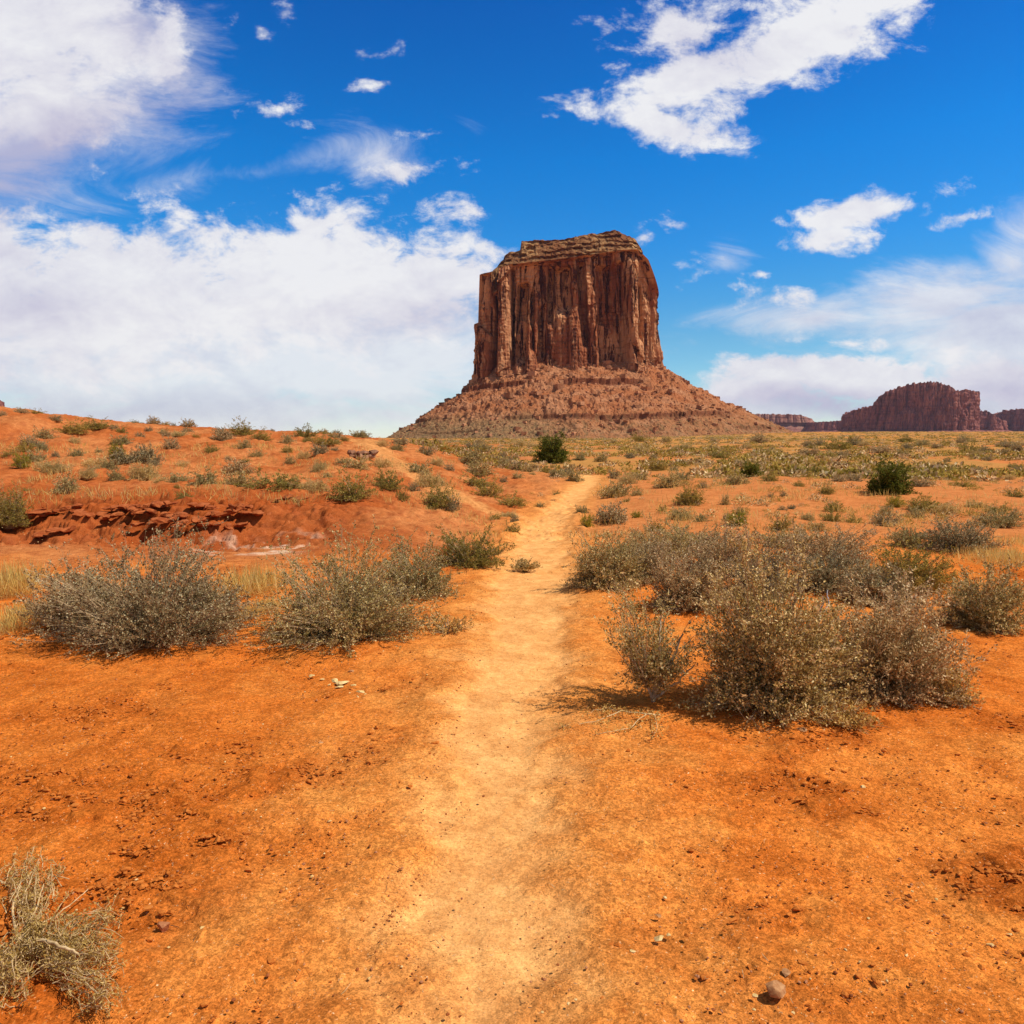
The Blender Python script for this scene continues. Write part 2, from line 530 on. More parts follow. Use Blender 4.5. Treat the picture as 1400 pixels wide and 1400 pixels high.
# ------------------------------------------------------------------ terrain height
T_U = np.array([-1.2, -.7, -.55, -.4, -.25, -.17, -.10, -.03, .04, .10, .2, .35, .55, .75, 1.2])
T_Y = np.array([.5, 7, 9.5, 11.3, 12.7, 16, 20, 25, 30, 36, 45, 60, 100, 200, 400, 800, 1500, 3000, 15000])
T_Z = np.array([
    [0] * 15,
    [0, 0, 0, 0, 0, 0, 0, 0, 0, 0, 0, 0, 0, 0, 0],
    [0, 0, 0, 0, 0, .02, .02, 0, 0, 0, 0, 0, 0, 0, 0],
    [.03, .03, .03, .03, .05, .10, .05, 0, 0, 0, 0, .0, .0, 0, 0],
    [.50, .50, .50, .48, .42, .32, .15, .02, .0, .0, .0, .0, .0, 0, 0],
    [.75, .75, .72, .70, .65, .52, .25, .05, .0, .02, .08, .12, .05, .0, 0],
    [1.2, 1.15, 1.05, .95, .90, .74, .40, .10, .03, .06, .16, .28, .16, .0, 0],
    [2.1, 2.0, 1.65, 1.45, 1.38, 1.12, .62, .18, .12, .14, .22, .32, .18, .0, 0],
    [3.1, 2.85, 2.25, 1.95, 1.75, 1.42, .85, .28, .17, .12, .05, .05, -.1, -.2, -.2],
    [3.5, 3.08, 2.42, 2.10, 1.82, 1.56, .95, .25, -.05, -.15, -.25, -.3, -.4, -.4, -.4],
    [3.2, 2.8, 2.2, 1.9, 1.7, 1.45, .8, .1, -.2, -.25, -.3, -.3, -.3, -.3, -.3],
    [2.5, 2.0, 1.7, 1.5, 1.35, 1.1, .5, 0, -.15, -.15, -.1, -.1, -.1, -.1, -.1],
    [1.0, .9, .8, .7, .6, .5, .3, .1, .1, .1, .15, .2, .2, .2, .2],
    [.9, .9, .8, .7, .7, .6, .6, .6, .6, .6, .7, 1.0, 1.1, 1.1, 1.1],
    [1.2, 1.2, 1.2, 1.2, 1.2, 1.2, 1.2, 1.2, 1.2, 1.3, 1.8, 2.8, 3.3, 3.3, 3.3],
    [2, 2, 2, 2, 2, 2, 1.6, 1.6, 1.6, 1.8, 3.0, 7.6, 8.4, 8.4, 8.4],
    [3, 3, 3, 3, 3, 3, 3, 3, 3, 3, 6, 14, 15, 15, 15],
    [5, 5, 5, 5, 5, 5, 5, 5, 5, 5, 8, 18, 20, 20, 20],
    [0] * 15], dtype=float)
LOG_Y = np.log(T_Y)


def _cr(p0, p1, p2, p3, t):
    # Catmull-Rom with limited tangents
    m1 = (p2 - p0) * .5; m2 = (p3 - p1) * .5
    t2 = t * t; t3 = t2 * t
    return (2 * t3 - 3 * t2 + 1) * p1 + (t3 - 2 * t2 + t) * m1 + (-2 * t3 + 3 * t2) * p2 + (t3 - t2) * m2


def base_height(x, y):
    x = np.asarray(x, float); y = np.asarray(y, float)
    yc = np.maximum(y, .5)
    # wobble so that contour lines wander
    wob = 1 + .05 * perlin(x * .35 + 5.1, y * .08, 91) + .05 * perlin(x * .9, y * .2, 92)
    yy = np.clip(yc * np.where(yc > 9, wob, 1.0), .5, 15000)
    uu = np.clip(x / yc, -1.2, 1.2)
    fi = np.clip(np.interp(np.log(yy), LOG_Y, np.arange(len(T_Y))), 0, len(T_Y) - 1.0001)
    fj = np.clip(np.interp(uu, T_U, np.arange(len(T_U))), 0, len(T_U) - 1.0001)
    i = fi.astype(int); j = fj.astype(int); ti = fi - i; tj = fj - j
    R, C = T_Z.shape
    rows = []
    for di in (-1, 0, 1, 2):
        ii = np.clip(i + di, 0, R - 1)
        p = [T_Z[ii, np.clip(j + dj, 0, C - 1)] for dj in (-1, 0, 1, 2)]
        rows.append(_cr(*p, tj))
    z = _cr(*rows, ti)
    und = .05 * perlin(x / 1.9, y / 1.9, 3) + .10 * perlin(x / 5.5, y / 5.5, 4) * sm(8, 16, y) + .25 * perlin(x / 17, y / 17, 5) * sm(25, 60, y)
    und = und + .9 * perlin(x / 90, y / 90, 6) * sm(150, 500, y)
    return z + und


def ground_at(px, py):
    d = ray(px, py)
    d = d / d[1]
    ts = np.concatenate([np.arange(1.2, 60, .02), np.geomspace(60, 1400, 900)])
    z = base_height(d[0] * ts, ts)
    rz = EYE + d[2] * ts
    hit = np.nonzero(rz <= z)[0]
    if len(hit) == 0:
        k = int(np.argmin(np.where(ts < 60, rz - z, 9)))
    else:
        k = hit[0]
    return np.array([d[0] * ts[k], ts[k], z[k]])


# ------------------------------------------------------------------ the trail
def poly_world(pts):
    return np.array([ground_at(px, py)[:2] for px, py, _ in pts]), np.array([w for _, _, w in pts])


TRAIL_PX = [(648, 1400, .17), (655, 1240, .20), (680, 1060, .24), (700, 940, .28), (716, 860, .36), (726, 805, .42), (736, 765, .40), (742, 725, .34), (768, 695, .30), (791, 672, .30), (804, 660, .32)]
TP, TW = poly_world(TRAIL_PX)
TP = np.vstack([[-.12, .2], TP, [TP[-1][0] + .6, TP[-1][1] + 6]]); TW = np.concatenate([[.17], TW, [.35]])
SIDE_PX = [(690, 705, .30), (645, 690, .35), (600, 668, .35), (560, 645, .40), (525, 620, .45), (500, 603, .5)]
SPt, SW = poly_world(SIDE_PX)


def path_mask(x, y, P, W, edge):
    best = np.full(x.shape, 9e9); wd = np.zeros(x.shape)
    for k in range(len(P) - 1):
        a, b = P[k], P[k + 1]
        ab = b - a
        t = np.clip(((x - a[0]) * ab[0] + (y - a[1]) * ab[1]) / (ab @ ab), 0, 1)
        dist = np.hypot(x - a[0] - t * ab[0], y - a[1] - t * ab[1]) - (W[k] + (W[k + 1] - W[k]) * t)
        best = np.minimum(best, dist)
    return best


def lin(a, b, t):
    return a[None, :] + (b - a)[None, :] * t[:, None]


def blend(c, col, t):
    return c + (np.array(col)[None, :] - c) * np.clip(t, 0, 1)[:, None]


def build_ground():
    ang_f = np.radians(np.arange(-40, 40.001, .115))
    ang_s = np.radians(np.concatenate([np.arange(-180, -90, 6.0), np.arange(-90, -40, 1.0)]))
    ang = np.concatenate([ang_s, ang_f, -ang_s[::-1][:-1]])            # seam closes at +-180
    r = [.35, .6, .9, 1.2, 1.5, 1.7]
    while r[-1] < 45: r.append(r[-1] * 1.0042)
    while r[-1] < 1500: r.append(r[-1] * 1.013)
    while r[-1] < 7600: r.append(r[-1] * 1.06)
    r = np.array(r)
    A, Rr = np.meshgrid(ang, r)
    nr, na = A.shape
    x = (np.sin(A) * Rr).ravel(); y = (np.cos(A) * Rr).ravel(); rr = Rr.ravel()
    z = base_height(x, y)
    near = rr < 60
    trail = np.full(x.shape, 99.0); side = np.full(x.shape, 99.0)
    trail[near] = path_mask(x[near], y[near], TP, TW, .2)
    side[near] = path_mask(x[near], y[near], SPt, SW, .2)
    wv = .11 * perlin(x * 2.3, y * 2.3, 31) + .06 * perlin(x * 7, y * 7, 32)
    pm = 1 - sm(-.20, .28, trail + wv * 1.7)
    halo = 1 - sm(-.1, 1.0, trail + wv * 3)
    spm = (1 - sm(-.1, .35, side + wv * 2.5)) * .6
    # crust patches: broken, clotted soil
    cr = fbm(x / 1.1, y / .75, 4, 41)
    bias = -.30 + .62 * sm(-.1, -1.4, x) * sm(6.5, 2.5, y) + .40 * sm(.7, 2.6, x) * sm(5.5, 1.5, y)
    crust = sm(-.05, .55, cr + bias) * (1 - pm) * (rr < 12) * (1 - .6 * halo)
    wave = lambda lam: np.clip(1.6 - rr * .0042 * 3.2 / lam, 0, 1)
    rough = 1 - .85 * pm
    z = z - .045 * pm + .012 * sm(.0, .12, trail) * sm(.5, .2, trail) * sm(30, 15, y)
    f = rr < 60
    dz = np.zeros_like(z)
    xf, yf = x[f], y[f]
    n2 = perlin(xf / .42, yf / .42, 51); n3 = perlin(xf / .15, yf / .15, 52)
    n4 = perlin(xf / .055, yf / .055, 53); n5 = perlin(xf / .028, yf / .028, 54)
    d = .020 * n2 * wave(.42)[f] * (.4 + .6 * rough[f]) + (.0085 * n3 * wave(.15)[f] + .0040 * n4 * wave(.055)[f] + .0016 * n5 * wave(.028)[f]) * rough[f]
    # clods of the crust
    cl = sm(.02, .20, perlin(xf / .14 + .35 * n3, yf / .085 + .2 * n4, 57))
    cl2 = sm(.05, .30, perlin(xf / .06 + .2 * n4, yf / .042, 58))
    d += crust[f] * ((.013 + .010 * n2) * cl * wave(.085)[f] + .008 * cl2 * wave(.035)[f] + .012 * n3)
    # scattered single clods everywhere off the trail
    cs = sm(.42, .62, perlin(xf / .05, yf / .045, 59)) * rough[f]
    d += .006 * cs * wave(.05)[f]
    # hillside lumps
    hill = sm(10.5, 13, yf) * (xf < 1.5)
    d += hill * (.07 * fbm(xf / .9, yf / .9, 4, 61) + .035 * sm(.1, .4, perlin(xf / .28, yf / .24, 62)))
    dz[f] = d
    # eroded bank: terraced and undercut steps between 11 and 13.5 m
    bm = sm(-2.2, -3.6, x) * sm(10.8, 11.6, y) * sm(14.6, 13.0, y)
    step = .09
    q = (z + .10 * fbm(x / .7, y / .7, 3, 71)) / step
    zt = (np.floor(q) + sm(.62, .98, q - np.floor(q))) * step
    cav = np.abs((y - .10 * x) / .62 - np.floor((y - .10 * x) / .62) - .5)
    z = z * (1 - bm) + zt * bm + dz - bm * .10 * sm(.05, .30, perlin(x / .55, y / .16, 73)) + bm * .10 * np.minimum(0, fbm(x / .35, y / .2, 3, 72))
    z = z + sm(40, 100, y) * .25 * fbm(x / 6, y / 6, 3, 81) * (rr < 900)

    # ---- soil colour (what the ground is made of, not how it is lit)
    c1 = np.array((.80, .262, .047)); c2 = np.array((.70, .192, .028))
    t = sm(-.9, .9, fbm(x / 1.3, y / 1.3, 5, 101))
    c = lin(c1, c2, t)
    c = blend(c, (.76, .30, .062), sm(.1, .7, fbm(x / .5, y / .5, 4, 104)) * .5)
    c = blend(c, (.44, .105, .014), crust * .75)
    c = blend(c, (.50, .125, .016), sm(.15, .6, fbm(x / .9, y / .6, 4, 103)) * .4 * (rr < 11))
    c = blend(c, (.60, .160, .022), sm(-.3, -1.8, x) * sm(7.5, 4, y) * .6)
    hillc = sm(8.2, 11.0, y + .8 * perlin(x / 1.5, y / 1.5, 112)) * sm(1.4, -.6, x - (y - 12) * .03) * (1 - .6 * halo)
    t2 = sm(-.45, .45, fbm(x / 2.2, y / 3.0, 5, 111))
    c = c * (1 - hillc[:, None]) + lin(np.array((.56, .205, .066)), np.array((.47, .135, .036)), t2) * hillc[:, None]
    bank = sm(10.9, 11.6, y) * sm(16.5, 13.5, y) * sm(-1.8, -3.0, x)
    c = blend(c, (.36, .080, .018), bank * .75)
    salt = sm(.10, .40, fbm(x / .55, y / .3, 4, 115)) * sm(10.3, 10.8, y) * sm(12.0, 11.6, y) * sm(-2.9, -3.4, x) * sm(-5.2, -4.2, x)
    c = blend(c, (.80, .58, .40), salt * .8)
    c = blend(c, (.33, .085, .028), hillc * sm(.12, .5, fbm(x / .28, y / .22, 3, 113)) * .55)
    # right-hand flats: pinkish gravel rise then straw coloured plain
    fl = sm(9, 14, y) * sm(-.2, 1.2, x)
    c = blend(c, (.56, .215, .075), fl * .8)
    grass = sm(26, 60, y) * sm(-.1, .05, x / np.maximum(y, 1)) * sm(-.38, .22, fbm(x / 9, y / 9, 5, 121))
    c = blend(c, (.43, .285, .080), grass * .55)
    far = sm(90, 300, y)
    c = blend(c, (.42, .26, .085), far * .45)
    c = blend(c, (.19, .16, .055), far * sm(-.1, .45, fbm(x / 40, y / 60, 5, 122)) * .7)
    c = blend(c, (.64, .27, .070), far * sm(-.05, .4, fbm(x / 55, y / 90, 4, 124)) * .8)
    # pale trodden sand
    c = blend(c, (.78, .335, .080), halo * .62 * (rr < 45))
    c = blend(c, (.88, .45, .150), pm * np.clip(.86 + .12 * fbm(x / .5, y / .8, 3, 150), .4, 1))
    c = blend(c, (.72, .36, .12), spm)
    grit = np.where(rr < 40, 1.0, 0.0) * (1 - .45 * pm) * np.clip(1.5 - rr / 14, 0.4, 1)

    verts = np.stack([x, y, z], 1)
    i = np.arange(nr - 1)[:, None]; j = np.arange(na)[None, :]
    j2 = (j + 1) % na
    quads = np.stack([i * na + j, i * na + j2, (i + 1) * na + j2, (i + 1) * na + j], -1).reshape(-1, 4)
    # which structure a face belongs to
    fx = x[quads].mean(1); fy = y[quads].mean(1)
    fpm = pm[quads].mean(1)
    is_path = (fpm > .5) & (fy < 60)
    is_hill = (~is_path) & (fy > 10.9) & (fx < -.09 * fy) & (fy < 70)
    is_plain = (~is_path) & (~is_hill) & (np.hypot(fx, fy) > 60)
    rest = ~(is_path | is_hill | is_plain)

    # vertex normals of the whole sheet, so the pieces join without a seam
    V = verts.reshape(nr, na, 3)
    du = np.roll(V, -1, 1) - np.roll(V, 1, 1)
    dv = np.gradient(V, axis=0)
    nrm = np.cross(du, dv)
    nrm /= np.linalg.norm(nrm, axis=-1, keepdims=True) + 1e-12
    nrm *= np.sign(nrm[..., 2:3]) + (nrm[..., 2:3] == 0)
    nrm = nrm.reshape(-1, 3)

    def piece(name, mask, tri=None):
        qs = quads[mask]
        used, inv = np.unique(qs, return_inverse=True)
        me = mesh_np(name, verts[used], inv.reshape(-1, 4), None, [M_soil], smooth=True, color=c[used], attrs={"grit": grit[used]})
        me.normals_split_custom_set_from_vertices(nrm[used].astype(np.float32))
        return tag(link(name, me), kind='structure')
    o = piece("ground", rest); o['label'] = "orange desert soil with clods and crust beside the trail"
    o = piece("path", is_path); o['label'] = "pale trodden sand trail leading towards the butte"
    o = piece("hill", is_hill); o['label'] = "red earth hillside dotted with shrubs"
    o = piece("plain", is_plain); o['label'] = "straw coloured desert plain reaching the horizon"


build_ground()

# ------------------------------------------------------------------ buttes
def ring_outline(cx, cy, a, b, n, count, rot=0.0):
    th = np.linspace(0, 2 * math.pi, 6000, endpoint=False)
    X = a * np.sign(np.cos(th)) * np.abs(np.cos(th)) ** (2 / n)
    Y = b * np.sign(np.sin(th)) * np.abs(np.sin(th)) ** (2 / n)
    P = np.stack([X, Y], 1)
    seg = np.hypot(*(np.roll(P, -1, 0) - P).T)
    s = np.concatenate([[0], np.cumsum(seg)])
    tot = s[-1]
    q = np.arange(count) / count * tot
    Pc = np.vstack([P, P[:1]])
    out = np.stack([np.interp(q, s, Pc[:, 0]), np.interp(q, s, Pc[:, 1])], 1)
    d = np.roll(out, -1, 0) - np.roll(out, 1, 0)
    nrm = np.stack([d[:, 1], -d[:, 0]], 1)
    nrm /= np.linalg.norm(nrm, axis=1, keepdims=True)
    cr, sr = math.cos(rot), math.sin(rot)
    Rm = np.array([[cr, -sr], [sr, cr]])
    return out @ Rm.T + np.array([cx, cy]), nrm @ Rm.T, q, tot


def ring_quads(rows, n, off=0):
    i = np.arange(rows - 1)[:, None]; j = np.arange(n)[None, :]
    j2 = (j + 1) % n
    return (np.stack([i * n + j, i * n + j2, (i + 1) * n + j2, (i + 1) * n + j], -1).reshape(-1, 4) + off)


def periodic(fn, q, tot, *a):
    """blend a noise along the perimeter so that it closes."""
    w = sm(.9, 1.0, q / tot)
    return fn(q, *a) * (1 - w) + fn(q - tot, *a) * w


def rnd(ix, iy, seed):
    return _hash(np.asarray(ix), np.asarray(iy), seed) / 2147483648.0 - 1.0


def main_butte():
    Y0 = 850.0
    root = empty("sandstone_butte", tuple(at_depth(776, 606, Y0 + 70)))
    tag(root, "massive reddish brown sandstone butte with sheer fluted cliffs above a rubble slope", "butte")
    px2x = lambda px, y=Y0: (px - 700) / 1000 * y
    x2px = lambda x, y: 700 + 1000 * x / y
    py2z = lambda py, y=Y0: EYE + elev(py) * y
    xl, xr = px2x(649), px2x(907)
    cx = (xl + xr) / 2; a = (xr - xl) / 2; b = 66.0
    n, rows = 1300, 270
    P, Nn, q, tot = ring_outline(cx, Y0 + b, a, b, 4.2, n, rad(0))
    pxs = x2px(P[:, 0], P[:, 1]) + (P[:, 1] - Y0) * .0
    pxs = 700 + 1000 * P[:, 0] / Y0                       # profile follows x on the wall
    base_py = np.interp(pxs, [640, 650, 665, 685, 720, 760, 840, 880, 907], [522, 520, 511, 505, 501, 497, 500, 496, 499])
    top_py = np.interp(pxs, [640, 650, 654, 671, 673, 679, 683, 700, 722, 760, 800, 845, 868, 884, 897, 907],
                       [474, 470, 373, 373, 404, 400, 368, 364, 362, 358, 352, 345, 343, 356, 382, 402])
    sky_px = [640, 668, 688, 690, 698, 711, 713, 730, 760, 785, 800, 822, 840, 852, 868, 880, 890, 898, 907]
    sky_py = [474, 374, 356, 350, 346, 345, 332, 331, 331, 327, 323, 321, 316, 322, 327, 340, 356, 372, 396]
    zb = py2z(base_py) - 8; zt = py2z(top_py - 4)
    T = np.linspace(0, 1, rows)[:, None]
    Z = zb[None, :] + (zt - zb)[None, :] * T
    Q = np.broadcast_to(q[None, :], Z.shape)

    def wrap(fn):
        w = sm(.9, 1.0, Q / tot)
        return fn(Q) * (1 - w) + fn(Q - tot) * w
    warp = wrap(lambda s: 9.0 * perlin(s / 34, Z / 60, 7) + 3.0 * perlin(s / 12, Z / 24, 8))
    def cols(s):
        # jointed sandstone: upright panels of uneven width, each split into blocks that stand proud or lie back
        d = 0
        for W, H, off, tilt, crack, sd in ((38, 110, 6.5, 8.5, 3.5, 1), (16, 46, 2.8, 3.6, 1.8, 2), (6.2, 20, 1.0, 1.3, .6, 3)):
            wv = (.55 * perlin(s / (W * 1.9), Z / (W * 6), 60 + sd) + .18 * perlin(s / W, Z / (W * 1.6), 63 + sd))
            p = s / W + wv + .35 * perlin(s / (W * 3.1), s * 0 + sd, 66 + sd)
            cell = np.floor(p); fr = p - cell
            hq = Z / H + rnd(cell, cell * 0 + sd, 70) * 3 + .22 * perlin(s / (W * .8), Z / H, 73 + sd)
            cz = np.floor(hq)
            o = .55 * rnd(cell, cell * 0, 80 + sd) + .75 * rnd(cell, cz, 90 + sd)
            tl = rnd(cell, np.floor(hq / 2), 100 + sd)
            edge = np.minimum(fr, 1 - fr) * W
            d = d + off * o + tilt * (fr - .5) * np.sign(tl) * (.35 + .65 * np.abs(tl)) - crack * np.exp(-(edge / (.045 * W + .25)) ** 2)
        c1 = np.abs(perlin(s / 30, Z / 230, 11))
        d = d + 5.0 * np.minimum(1, c1 * 3.2) ** .6 + 1.6 * fbm(s / 12, Z / 26, 4, 15) + .7 * perlin(s / 60, Z / 3.4, 18) + .6 * perlin(s / 2.4, Z / 3.0, 19)
        return d
    D = wrap(cols) - 6.0
    front = (P[:, 1] < Y0 + 30)[None, :]
    # the deep recesses and alcoves of the wall that faces the trail: px, half width, depth, top, bottom (0 = foot)
    for pc, hw, dep, t0, t1, lean in [(713, 8, 11, .12, .82, 4), (674, 4.0, 16, .05, 1.0, 0), (752, 4, 8, .45, .95, 2), (771, 10, 9, .55, .93, -4), (741, 6, 6, .1, .6, 5),
                                (797, 5, 9, .25, .95, -10), (834, 20, 9, .0, .9, -8), (700, 2.5, 8, .05, .95, 0), (877, 4, 6, .3, .75, 3), (893, 3, 5, .1, .8, 0), (727, 3, 6, .2, .75, 0)]:
        pr = pxs[None, :] + 1.2 * perlin(Z / 9, Z * 0 + pc, 23) - lean * (T - .5)
        k = sm(1.25, .75, np.abs(pr - pc) / hw) * sm(t0 - .08, t0 + .06, T) * sm(t1 + .03, t1 - .02, T)
        D = D - 1.5 * dep * k * front
    for pc, hw, out, t0, t1, lean in [(688, 9, 6, 0, .93, 0), (862, 10, 8, 0, .97, 2), (660, 7, 3, 0, 1, 0), (783, 8, 4, 0, .6, -4), (846, 4, 4, .1, .95, -5)]:   # buttresses
        pr = pxs[None, :] - lean * (T - .5)
        k = sm(1.3, .3, np.abs(pr - pc) / hw) * sm(t1 + .05, t1 - .1, T)
        D = D + 1.4 * out * k * front
    D = D + 5.0 * (1 - T) ** 2 - 5.0 * T            # slight batter
    D = D * sm(1.0, .985, T) * .999 + D * .001 - 1.5 * sm(.97, 1, T)
    X = P[None, :, 0] + Nn[None, :, 0] * D; Yv = P[None, :, 1] + Nn[None, :, 1] * D
    V = np.stack([X, Yv, Z], -1)
    cliff = link("cliff", mesh_np("cliff", V.reshape(-1, 3), ring_quads(rows, n), None, [M_cliff], smooth=False), root)

    # caprock: terraces stepping in to the summit
    rc = 110
    q2 = np.linspace(0, 1, rc)[:, None]
    top = V[-1]
    inset = q2 * .72
    tx = cx + (top[None, :, 0] - cx) * (1 - inset * .55)
    ty = (Y0 + b) + (top[None, :, 1] - Y0 - b) * (1 - inset)
    pj = 700 + 1000 * tx / Y0
    skyz = EYE + elev(np.interp(pj, sky_px, sky_py) - 5) * (Y0 + 14)
    skyz = np.maximum(skyz, top[None, :, 2])
    frac = np.clip(q2 / .42, 0, 1)
    nn = 6.0
    tz = top[None, :, 2] + (skyz - top[None, :, 2]) * frac
    # alternating hard and soft beds, tilted a little to the outer side
    bedp = (tz - .055 * (tx - cx)) / 7.5 + .45 * perlin(tx / 24, tz / 14, 27) + .12 * perlin(tx / 5, tz / 5, 24)
    bw = bedp - np.floor(bedp)
    rec = sm(.42, .52, bw) * sm(1.0, .92, bw)
    thick = np.clip(.8 + .8 * rnd(np.floor(tx / 9 + .5 * perlin(tx / 11, tz / 9, 26)), np.floor(bedp), 33), .0, 1.6)
    ty = ty + 3.6 * rec * thick * sm(0, .04, frac) * sm(1.0, .95, frac) * np.where(ty < Y0 + b, 1, -1)
    ledge = perlin(tx / 6, tz / 2.5, 28) + .7 * np.sign(perlin(tx / 4.5, tz / 5, 25))
    tz = tz + .8 * perlin(tx / 5, ty / 5, 29) * sm(0, .05, q2) + sm(.35, .5, q2) * 1.0 * fbm(tx / 9, ty / 9, 3, 30)
    tx = tx + 0 * ledge
    ty = ty + .9 * ledge * sm(0, .06, q2)
    C = np.stack([tx, ty, tz], -1)
    verts = np.vstack([C.reshape(-1, 3), [[cx, Y0 + b, C[-1, :, 2].mean()]]])
    last = (rc - 1) * n
    j = np.arange(n)
    tris = np.stack([last + j, last + (j + 1) % n, np.full(n, rc * n)], 1)
    link("caprock", mesh_np("caprock", verts, ring_quads(rc, n), tris, [M_cap], smooth=False), root)

    # talus: rubble apron from the foot of the wall down to the plain
    n2, r2 = 1300, 260
    P2, N2, qa, tot2 = ring_outline(cx, Y0 + b, a - 9, b - 9, 4.2, n2)
    ctr = np.array([cx, Y0 + b])
    ang = np.arctan2(P2[:, 1] - ctr[1], P2[:, 0] - ctr[0])
    t = np.linspace(0, 1, r2)[:, None]
    reach = 145 + 22 * np.cos(ang) + 14 * perlin(ang * 2.2 + 9, ang * 0, 33)     # longer to the left
    dirv = N2 * .45 + np.stack([np.cos(ang), np.sin(ang)], 1) * .55
    dirv /= np.linalg.norm(dirv, axis=1, keepdims=True)
    X = P2[None, :, 0] + dirv[None, :, 0] * reach[None, :] * t
    Yv = P2[None, :, 1] + dirv[None, :, 1] * reach[None, :] * t
    pxs2 = 700 + 1000 * P2[:, 0] / Y0
    z0 = EYE + elev(np.interp(pxs2, [650, 665, 685, 720, 760, 840, 880, 907], [514, 505, 499, 496, 492, 494, 490, 491])) * Y0
    z0 = z0 + 2 * perlin(qa / 20, qa * 0, 35)
    prof = (1 - t) ** 1.12 * .96 + .04 * (1 - t)
    zend = base_height(X[-1], Yv[-1]) - 4
    Z = zend[None, :] + (z0 - zend)[None, :] * prof
    S = np.broadcast_to(qa[None, :], Z.shape)
    nz = fbm(X / 26, Yv / 26, 4, 36)
    gully = np.abs(perlin(S / 34 + 1.2 * nz, t * 2 + S * 0, 37))
    Z = Z + 3.0 * nz * sm(0, .15, t) * sm(1, .8, t) + 5.5 * (gully - .3) * sm(.0, .3, t) * sm(1, .7, t)
    # hard beds sticking out of the slope: height above the plain, thickness, strength
    hgt = Z - zend[None, :]
    hmax = (z0 - zend)[None, :]
    bedmask = np.zeros_like(Z)
    for h, wdt, s0, seed in [(.76, 6.5, .9, 1), (.31, 4.5, .72, 2), (.14, 4.0, .55, 3), (.52, 3, .30, 4)]:
        present = sm(-.05, .25, perlin(S / 55, S * 0 + h * 10, 40 + seed) + (s0 - .55))
        hh = h * hmax + 1.6 * perlin(S / 25, S * 0, 46 + seed)
        e = (hgt - hh)
        bumpz = np.where(e < 0, wdt * np.exp(e / 7.0), wdt * np.exp(-e / 1.2) * 0)
        # ground above the bed stays, ground just below it drops away
        Z = Z - present * s0 * wdt * sm(0, -.8, e) * np.exp(np.minimum(e, 0) / 9.0)
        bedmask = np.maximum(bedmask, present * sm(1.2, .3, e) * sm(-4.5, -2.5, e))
    Z = Z + .9 * fbm(X / 5, Yv / 5, 3, 48) * sm(0, .05, t) + .9 * np.maximum(0, perlin(X / 2.6, Yv / 2.6, 49) - .15) * 2
    col = np.tile(np.array((.42, .165, .070)), (Z.size, 1))
    zr = ((Z - zend[None, :]) / hmax).ravel()
    nzr = fbm(X.ravel() / 30, Yv.ravel() / 14, 4, 50)
    col = blend(col, (.47, .215, .105), sm(0, .5, nzr) * .7)
    col = blend(col, (.37, .125, .048), sm(.0, .6, -nzr) * .7)
    left0 = sm(10, -60, X.ravel() - cx)
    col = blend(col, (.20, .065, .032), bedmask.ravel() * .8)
    foot = sm(.36, .12, zr + .06 * nzr - .06 * left0)
    left = sm(10, -60, X.ravel() - cx)
    col = blend(col, (.30, .175, .080), foot * (.35 + .5 * left))
    scrubm = sm(.05, .5, fbm(X.ravel() / 7, Yv.ravel() / 5, 3, 51)) * sm(.5, .1, zr)
    col = blend(col, (.13, .115, .055), scrubm * .45)
    V2 = np.stack([X, Yv, Z], -1).reshape(-1, 3)
    link("talus_slope", mesh_np("talus_slope", V2, ring_quads(r2, n2)[:, ::-1], None, [M_talus], smooth=False, color=col), root)

    # fallen blocks lying on the apron
    rng = np.random.default_rng(5)
    m = 2600
    front_i = np.nonzero(P2[:, 1] < Y0 + b * 1.1)[0]
    cj = rng.choice(front_i, m); ri = (rng.random(m) ** 1.3 * (r2 - 30)).astype(int) + 6
    ctrs = V2.reshape(r2, n2, 3)[ri, cj]
    size = .45 + 2.0 * rng.random(m) ** 6 + 3.0 * rng.random(m) ** 40
    box = np.array([[-1, -1, -1], [1, -1, -1], [1, 1, -1], [-1, 1, -1], [-1, -1, 1], [1, -1, 1], [1, 1, 1], [-1, 1, 1]], float)
    fq = np.array([[0, 3, 2, 1], [4, 5, 6, 7], [0, 1, 5, 4], [1, 2, 6, 5], [2, 3, 7, 6], [3, 0, 4, 7]])
    bv = box[None] * (1 + .7 * (rng.random((m, 8, 3)) - .5)) * size[:, None, None] * np.stack([np.ones(m), .7 + .4 * rng.random(m), .5 + .4 * rng.random(m)], 1)[:, None, :]
    th = rng.random(m) * 6.28
    bx = bv[..., 0] * np.cos(th)[:, None] - bv[..., 1] * np.sin(th)[:, None]; by = bv[..., 0] * np.sin(th)[:, None] + bv[..., 1] * np.cos(th)[:, None]
    bv = np.stack([bx, by, bv[..., 2]], -1) + ctrs[:, None, :] + np.array([0, 0, .2])
    qs = (fq[None] + (np.arange(m) * 8)[:, None, None]).reshape(-1, 4)
    bc = np.repeat(np.array((.48, .22, .11))[None] * (.55 + .8 * rng.random((m, 1))), 8, 0)
    o = link("rubble", mesh_np("rubble", bv.reshape(-1, 3), qs, None, [M_talus], color=bc), root)
    o['kind'] = 'stuff'
    for o in root.children:                       # geometry is in world space; keep it there under the Empty
        o.matrix_parent_inverse = Matrix.Translation(-Vector(root.location))


